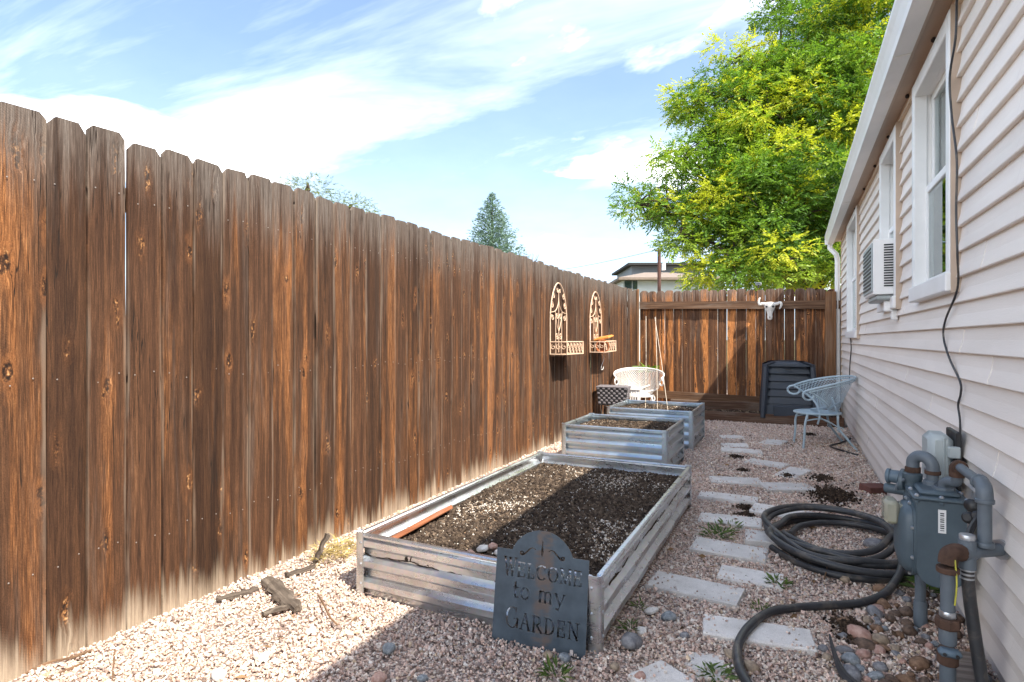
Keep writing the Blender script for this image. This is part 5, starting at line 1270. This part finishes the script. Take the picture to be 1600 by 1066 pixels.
# black strap end and cord ends on the ground
tag(MB().tube(catmull([(*gp(1296, 1000, .03), .05), (*gp(1305, 1025, .03), .03), (*gp(1318, 1052, .02), .015), (*gp(1345, 1085), .01)], 5), [.004 + .016 * k / 15 for k in range(16)], 6).build('rubber_strip', M['rubber']), 'torn black rubber strip lying right of the hose-crossed paver', 'rubber strip')
tag(MB().tube(catmull([(.56, 6.55, .015), (.42, 6.75, .02), (.34, 6.95, .02), (.45, 7.2, .02), (.57, 7.5, .03)], 6), .010, 6).build('floor_cord', M['rubber']), 'black cord snaking under the blue chair to the wall', 'cord')

# ============================================================ trees beyond the fences
TH = math.atan(441 / 900)
def at(px, py, depth):
    r_ = (px - 800) / 900 * depth
    return Vector((r_ * math.cos(TH) - depth * math.sin(TH), r_ * math.sin(TH) + depth * math.cos(TH), 1.15 - (py - 530) / 900 * depth))
def compound_tree(name, label, foot, lobes, n_per_m3, leaf_len, cols, trunk_r, seed, tips=None):
    t_ = thing(name, label, 'tree', foot); fo = Vector(foot); r_ = random.Random(seed); g = np.random.default_rng(seed)
    # trunk and limbs
    cen = sum((Vector(l[0]) for l in lobes), Vector()) / len(lobes)
    fork = Vector((0, 0, max(1.6, (cen.z - fo.z) * .40)))
    tk = MB(); tk.tube(catmull([(0, 0, -.2), (.05, .03, fork.z * .5), fork], 6), [trunk_r * (1.15 - .4 * k / 12) for k in range(13)], 12); tk.build('trunk', M['bark'], t_, smooth=True)
    for c, rad in lobes:
        c = Vector(c) - fo; mid = fork.lerp(c, .5) + Vector((r_.uniform(-.3, .3), r_.uniform(-.3, .3), r_.uniform(.0, .5)))
        p = catmull([fork - Vector((0, 0, .3)), mid, c, c + (c - mid).normalized() * rad * .5], 5); m_ = MB(); m_.tube(p, [trunk_r * (.24 * (1 - k / (len(p) - 1)) + .04) for k in range(len(p))], 7)
        for k in range(7):
            e = c + Vector((r_.gauss(0, 1), r_.gauss(0, 1), r_.gauss(0, .8))).normalized() * rad * r_.uniform(.6, .95); s_ = p[r_.randrange(len(p) // 2, len(p))]
            m_.tube([s_, s_.lerp(e, .5) + Vector((0, 0, .08)), e], [.03, .018, .007], 5)
        m_.build('limb', M['bark'], t_, smooth=True)
    B = []; D = []; Ln = []; Cc = []
    for c, rad in lobes:
        c = np.array(Vector(c) - fo); nsub = max(5, int(rad * rad * 15))
        subs = g.normal(size=(nsub, 3)); subs /= np.linalg.norm(subs, axis=1, keepdims=True); subs *= (rad * g.uniform(.45, 1.0, (nsub, 1)) ** .5) * np.array([1, 1, .85])
        for s_ in subs:
            cc = c + s_; rs_ = g.uniform(.26, .46) * (.7 + .3 * rad); ns = int(n_per_m3 * rs_ ** 2); tone = g.choice(len(cols[0]), p=cols[1]); cbase = np.array(cols[0][tone])
            q = g.normal(size=(ns, 3)); q /= np.linalg.norm(q, axis=1, keepdims=True); q *= rs_ * g.uniform(.25, 1.0, (ns, 1)) ** .6; q *= np.array([1.25, 1.25, .62])
            base = cc + q
            out = q / (np.linalg.norm(q, axis=1, keepdims=True) + 1e-6) + g.normal(0, .45, (ns, 3)); out[:, 2] -= .25; out /= np.linalg.norm(out, axis=1, keepdims=True)
            side = np.cross(out, np.array([0, 0, 1.]) + g.normal(0, .3, (ns, 3))); side /= (np.linalg.norm(side, axis=1, keepdims=True) + 1e-6)
            ll = leaf_len * g.uniform(.7, 1.25, ns)
            for k in range(4):                                  # leaflet pairs along each stalk, plus the end leaflet
                f = .25 + .22 * k
                for sg in (-1, 1):
                    B.append(base + out * (ll * f * 1.5)[:, None]); D.append(side * sg + out * .75 + g.normal(0, .15, (ns, 3))); Ln.append(ll * (.62 - .06 * k)); Cc.append(cbase * g.uniform(.7, 1.25, (ns, 1)))
            B.append(base + out * (ll * 1.5)[:, None]); D.append(out); Ln.append(ll * .6); Cc.append(cbase * g.uniform(.75, 1.25, (ns, 1)))
    B = np.concatenate(B); D = np.concatenate(D); Ln = np.concatenate(Ln); Cc = np.concatenate(Cc)
    leafy('crown', B, D, Ln, Ln * .42, Cc, M['leaf'], t_)
    return t_
lob = [(1012, 325, 13.6, .62), (1082, 372, 13.2, .66), (1085, 268, 14.2, .95), (1118, 168, 14.8, 1.0), (1165, 108, 15.4, .85), (1205, 205, 14.0, 1.25), (1262, 70, 15.2, 1.15), (1330, 40, 14.8, 1.2), (1300, 165, 14.2, 1.3), (1172, 318, 13.2, 1.1),
       (1268, 300, 13.0, 1.2), (1345, 245, 13.6, 1.2), (1150, 410, 12.6, .80), (1222, 410, 12.2, .85), (1295, 400, 12.6, .95), (1122, 425, 13.6, .50), (1345, 120, 14.0, 1.2), (1385, 350, 13.0, 1.3), (1275, -20, 15.6, 1.0), (1220, 20, 16.2, .55), (1235, 150, 16.4, 1.3), (1180, 250, 16.6, 1.4), (1300, 280, 16.4, 1.6), (1120, 340, 16.0, 1.2), (1240, 380, 16.2, 1.6), (1130, 225, 14.6, .9), (1160, 180, 14.4, .9), (1245, 130, 14.6, 1.1), (1105, 320, 13.8, .85), (1225, 265, 13.4, 1.0), (1320, 330, 13.2, 1.1), (1045, 325, 13.6, .45), (1190, 370, 12.8, .9), (1260, 350, 12.8, .9), (1290, 110, 14.6, 1.1), (1200, 140, 15.0, .9), (1050, 300, 15.4, .7), (1450, 150, 15.0, 1.8), (1450, 300, 14.5, 1.7), (1400, 0, 15.6, 1.6)]
ft = at(1262, 530, 14.6); ft.z = 0
compound_tree('leafy_tree', 'large green tree with yellow-tipped leaf clusters beyond the back fence', ft, [(at(a, b_, d), r_) for a, b_, d, r_ in lob], 410, .175,
              ([(.090, .175, .030), (.145, .255, .038), (.235, .335, .042), (.46, .48, .045), (.066, .135, .028)], [.24, .24, .24, .20, .08]), .24, 5)
# bushes whose tops show over the left fence
for k, (px, py, d, rad, lab) in enumerate(((478, 308, 6.2, .10, 'small green bush top peeking over the left fence'), (548, 334, 7.0, .07, 'smaller leaf tip over the left fence, right of the bush top'))):
    c = at(px, py, d); compound_tree('garden_shrub', lab, (c.x, c.y, 0), [(c, rad), (c - Vector((.1, .05, .62)), rad * 2.0), (c - Vector((-.1, .05, 1.1)), rad * 2.4)], 1500, .034, ([(.09, .13, .03), (.16, .19, .06)], [.5, .5]), .03, 60 + k)

def spruce(label, tip, base_z, width):
    foot = Vector((tip.x, tip.y, 0)); H = tip.z; t_ = thing('spruce_tree', label, 'tree', foot); g = np.random.default_rng(21)
    MB().tube([(0, 0, -.2), (0, 0, H * .6), (0, 0, H - .1)], [.20, .10, .015], 8).build('trunk', M['bark'], t_)
    B = []; D = []; Ln = []; Cc = []; nl = 46
    for i in range(nl):
        f = i / (nl - 1); z = H - .05 - f * (H - base_z); rad = width * (f ** .82) + .05; nb_ = int(5 + 13 * f)
        for k in range(nb_):
            a = 2 * math.pi * (k + g.random()) / nb_; rr__ = rad * g.uniform(.66, 1.12); m_ = int(10 + 30 * rr__)
            s_ = g.random(m_) ** .75; w = (.05 + .16 * rr__) * (1 - .55 * s_)
            x = np.cos(a) * rr__ * s_ - np.sin(a) * g.normal(0, 1, m_) * w; y = np.sin(a) * rr__ * s_ + np.cos(a) * g.normal(0, 1, m_) * w; zz_ = z - .10 * s_ * rr__ + .16 * rr__ * s_ ** 2 + g.normal(0, .05, m_)
            B.append(np.stack([x, y, zz_], 1)); D.append(np.stack([np.cos(a) + g.normal(0, .7, m_), np.sin(a) + g.normal(0, .7, m_), g.uniform(-.2, .9, m_)], 1)); Ln.append(g.uniform(.10, .21, m_)); Cc.append(np.array((.17, .25, .20)) * g.uniform(.55, 1.45, (m_, 1)))
    B = np.concatenate(B); leafy('crown', B, np.concatenate(D), np.concatenate(Ln), np.concatenate(Ln) * .30, np.concatenate(Cc), M['needle'], t_)
tipp = at(769, 304, 27.0); spruce('pointed blue-green spruce standing behind the left fence', tipp, 2.2, 2.75)
bt_ = at(815, 420, 24.0); bare = thing('bare_tree', 'leafless twiggy tree just right of the spruce', 'tree', (bt_.x, bt_.y, 0)); mb_ = MB(); rB = random.Random(2)
mb_.tube([(0, 0, 0), (0, 0, bt_.z)], [.06, .03], 6); bz_ = MB()
for k in range(26):
    z0 = bt_.z * rB.uniform(.7, 1.0); a = rB.uniform(0, 6.28); p0 = Vector((0, 0, z0)); d = Vector((math.cos(a), math.sin(a), rB.uniform(.3, 1.3))) * rB.uniform(.3, .75); p1 = p0 + d; bz_.tube([p0, p0 + d * .5 + Vector((0, 0, .04)), p1], [.018, .012, .006], 4)
    for q in range(3): bz_.tube([p0 + d * .6, p1 + Vector((rB.uniform(-.3, .3), rB.uniform(-.3, .3), rB.uniform(0, .3)))], [.009, .004], 4)
mb_.build('trunk', M['bark'], bare); bz_.build('branch', M['bark'], bare)

# ============================================================ neighbouring house, utility pole, wires
DH = 30.0; nh = thing('neighbour_house', 'white neighbour house with brown hip roof and grey upper storey beyond the corner', 'house', (0, 0, 0))
stucco = m_plain('pale_stucco', (.62, .63, .63), .8, 0, .05, 2, .1); slate = m_plain('grey_panel', (.17, .19, .21), .7, 0, .08, 2); roofm = m_plain('brown_shingle', (.20, .155, .125), .9, 0, .15, 3, .2)
rt = Vector((math.cos(TH), math.sin(TH), 0)); fw_ = Vector((-math.sin(TH), math.cos(TH), 0))
def hpnt(px, py, back=0.): return at(px, py, DH) + fw_ * back
def hbox(px0, px1, py0, py1, dep, off=0.):
    m_ = MB(); a = at(px0, py1, DH + off); b_ = at(px1, py1, DH + off); h_ = at(px0, py0, DH + off).z; z0 = a.z
    P = [a, b_, b_ + fw_ * dep, a + fw_ * dep]; P = [Vector((p.x, p.y, z0)) for p in P] + [Vector((p.x, p.y, h_)) for p in P]
    m_.add(P, [(0, 1, 2, 3), (4, 5, 6, 7), (0, 1, 5, 4), (1, 2, 6, 5), (2, 3, 7, 6), (3, 0, 4, 7)]); return m_
hbox(973, 1130, 433, 566, 8).build('wall', stucco, nh)
rfm = MB(); e = [hpnt(964, 435, -.5), hpnt(1140, 435, -.5), hpnt(1140, 435, 8.5), hpnt(964, 435, 8.5)]; rd = [hpnt(1035, 418, 4.0), hpnt(1075, 418, 4.0)]
zr = at(1035, 412, DH).z
rd = [Vector((p.x, p.y, zr)) for p in rd]; low = [p - Vector((0, 0, .12)) for p in e]
rfm.add(e + rd + low, [(0, 1, 5, 4), (1, 2, 5), (2, 3, 4, 5), (3, 0, 4), (0, 6, 7, 1), (1, 7, 8, 2), (2, 8, 9, 3), (3, 9, 6, 0), (6, 9, 8, 7)]); rfm.build('roof', roofm, nh)
hbox(987, 1100, 414, 440, 5, 6.).build('upper_storey', slate, nh); hbox(982, 1105, 410.5, 414.0, 6, 5.4).build('upper_roof', M['dark'], nh)
for (a, b_) in ((976, 987), (989, 996)): wv = hbox(a, b_, 439, 452, .06, -.05).build('window', M['glass'], nh); hbox(a, b_, 439, 452, .01, -.01).build('window_room', slate, nh)
hbox(1036, 1040, 411, 422, .3, 2.5).build('vent_pipe', M['white'], nh)
pt = at(1030, 388, 22.0); pole = thing('utility_pole', 'thin reddish brown pole rising behind the back fence', 'pole', (pt.x, pt.y, 0)); MB().tube([(0, 0, -.2), (0, 0, pt.z)], [.075, .065], 8).build('shaft', m_plain('red_brown_pole', (.10, .045, .035), .8, 0, .15, 5), pole)
MB().box(-.16, .16, -.03, .03, pt.z - .12, pt.z - .06).build('crossbar', M['bark'], pole)
def wire(p0, p1, lab):
    pts_ = [p0.lerp(p1, k / 14) - Vector((0, 0, 1.2 * math.sin(math.pi * k / 14) * .5)) for k in range(15)]
    tag(MB().tube(pts_, .009, 4).build('overhead_wire', M['black']), lab, 'wire')
wire(at(1030, 390, 22.0), at(700, 418, 34.0), 'upper thin overhead wire running left from the reddish pole')
wire(at(965, 436, 29.0), at(760, 430, 36.0), 'lower thin overhead wire reaching the neighbour house eave')
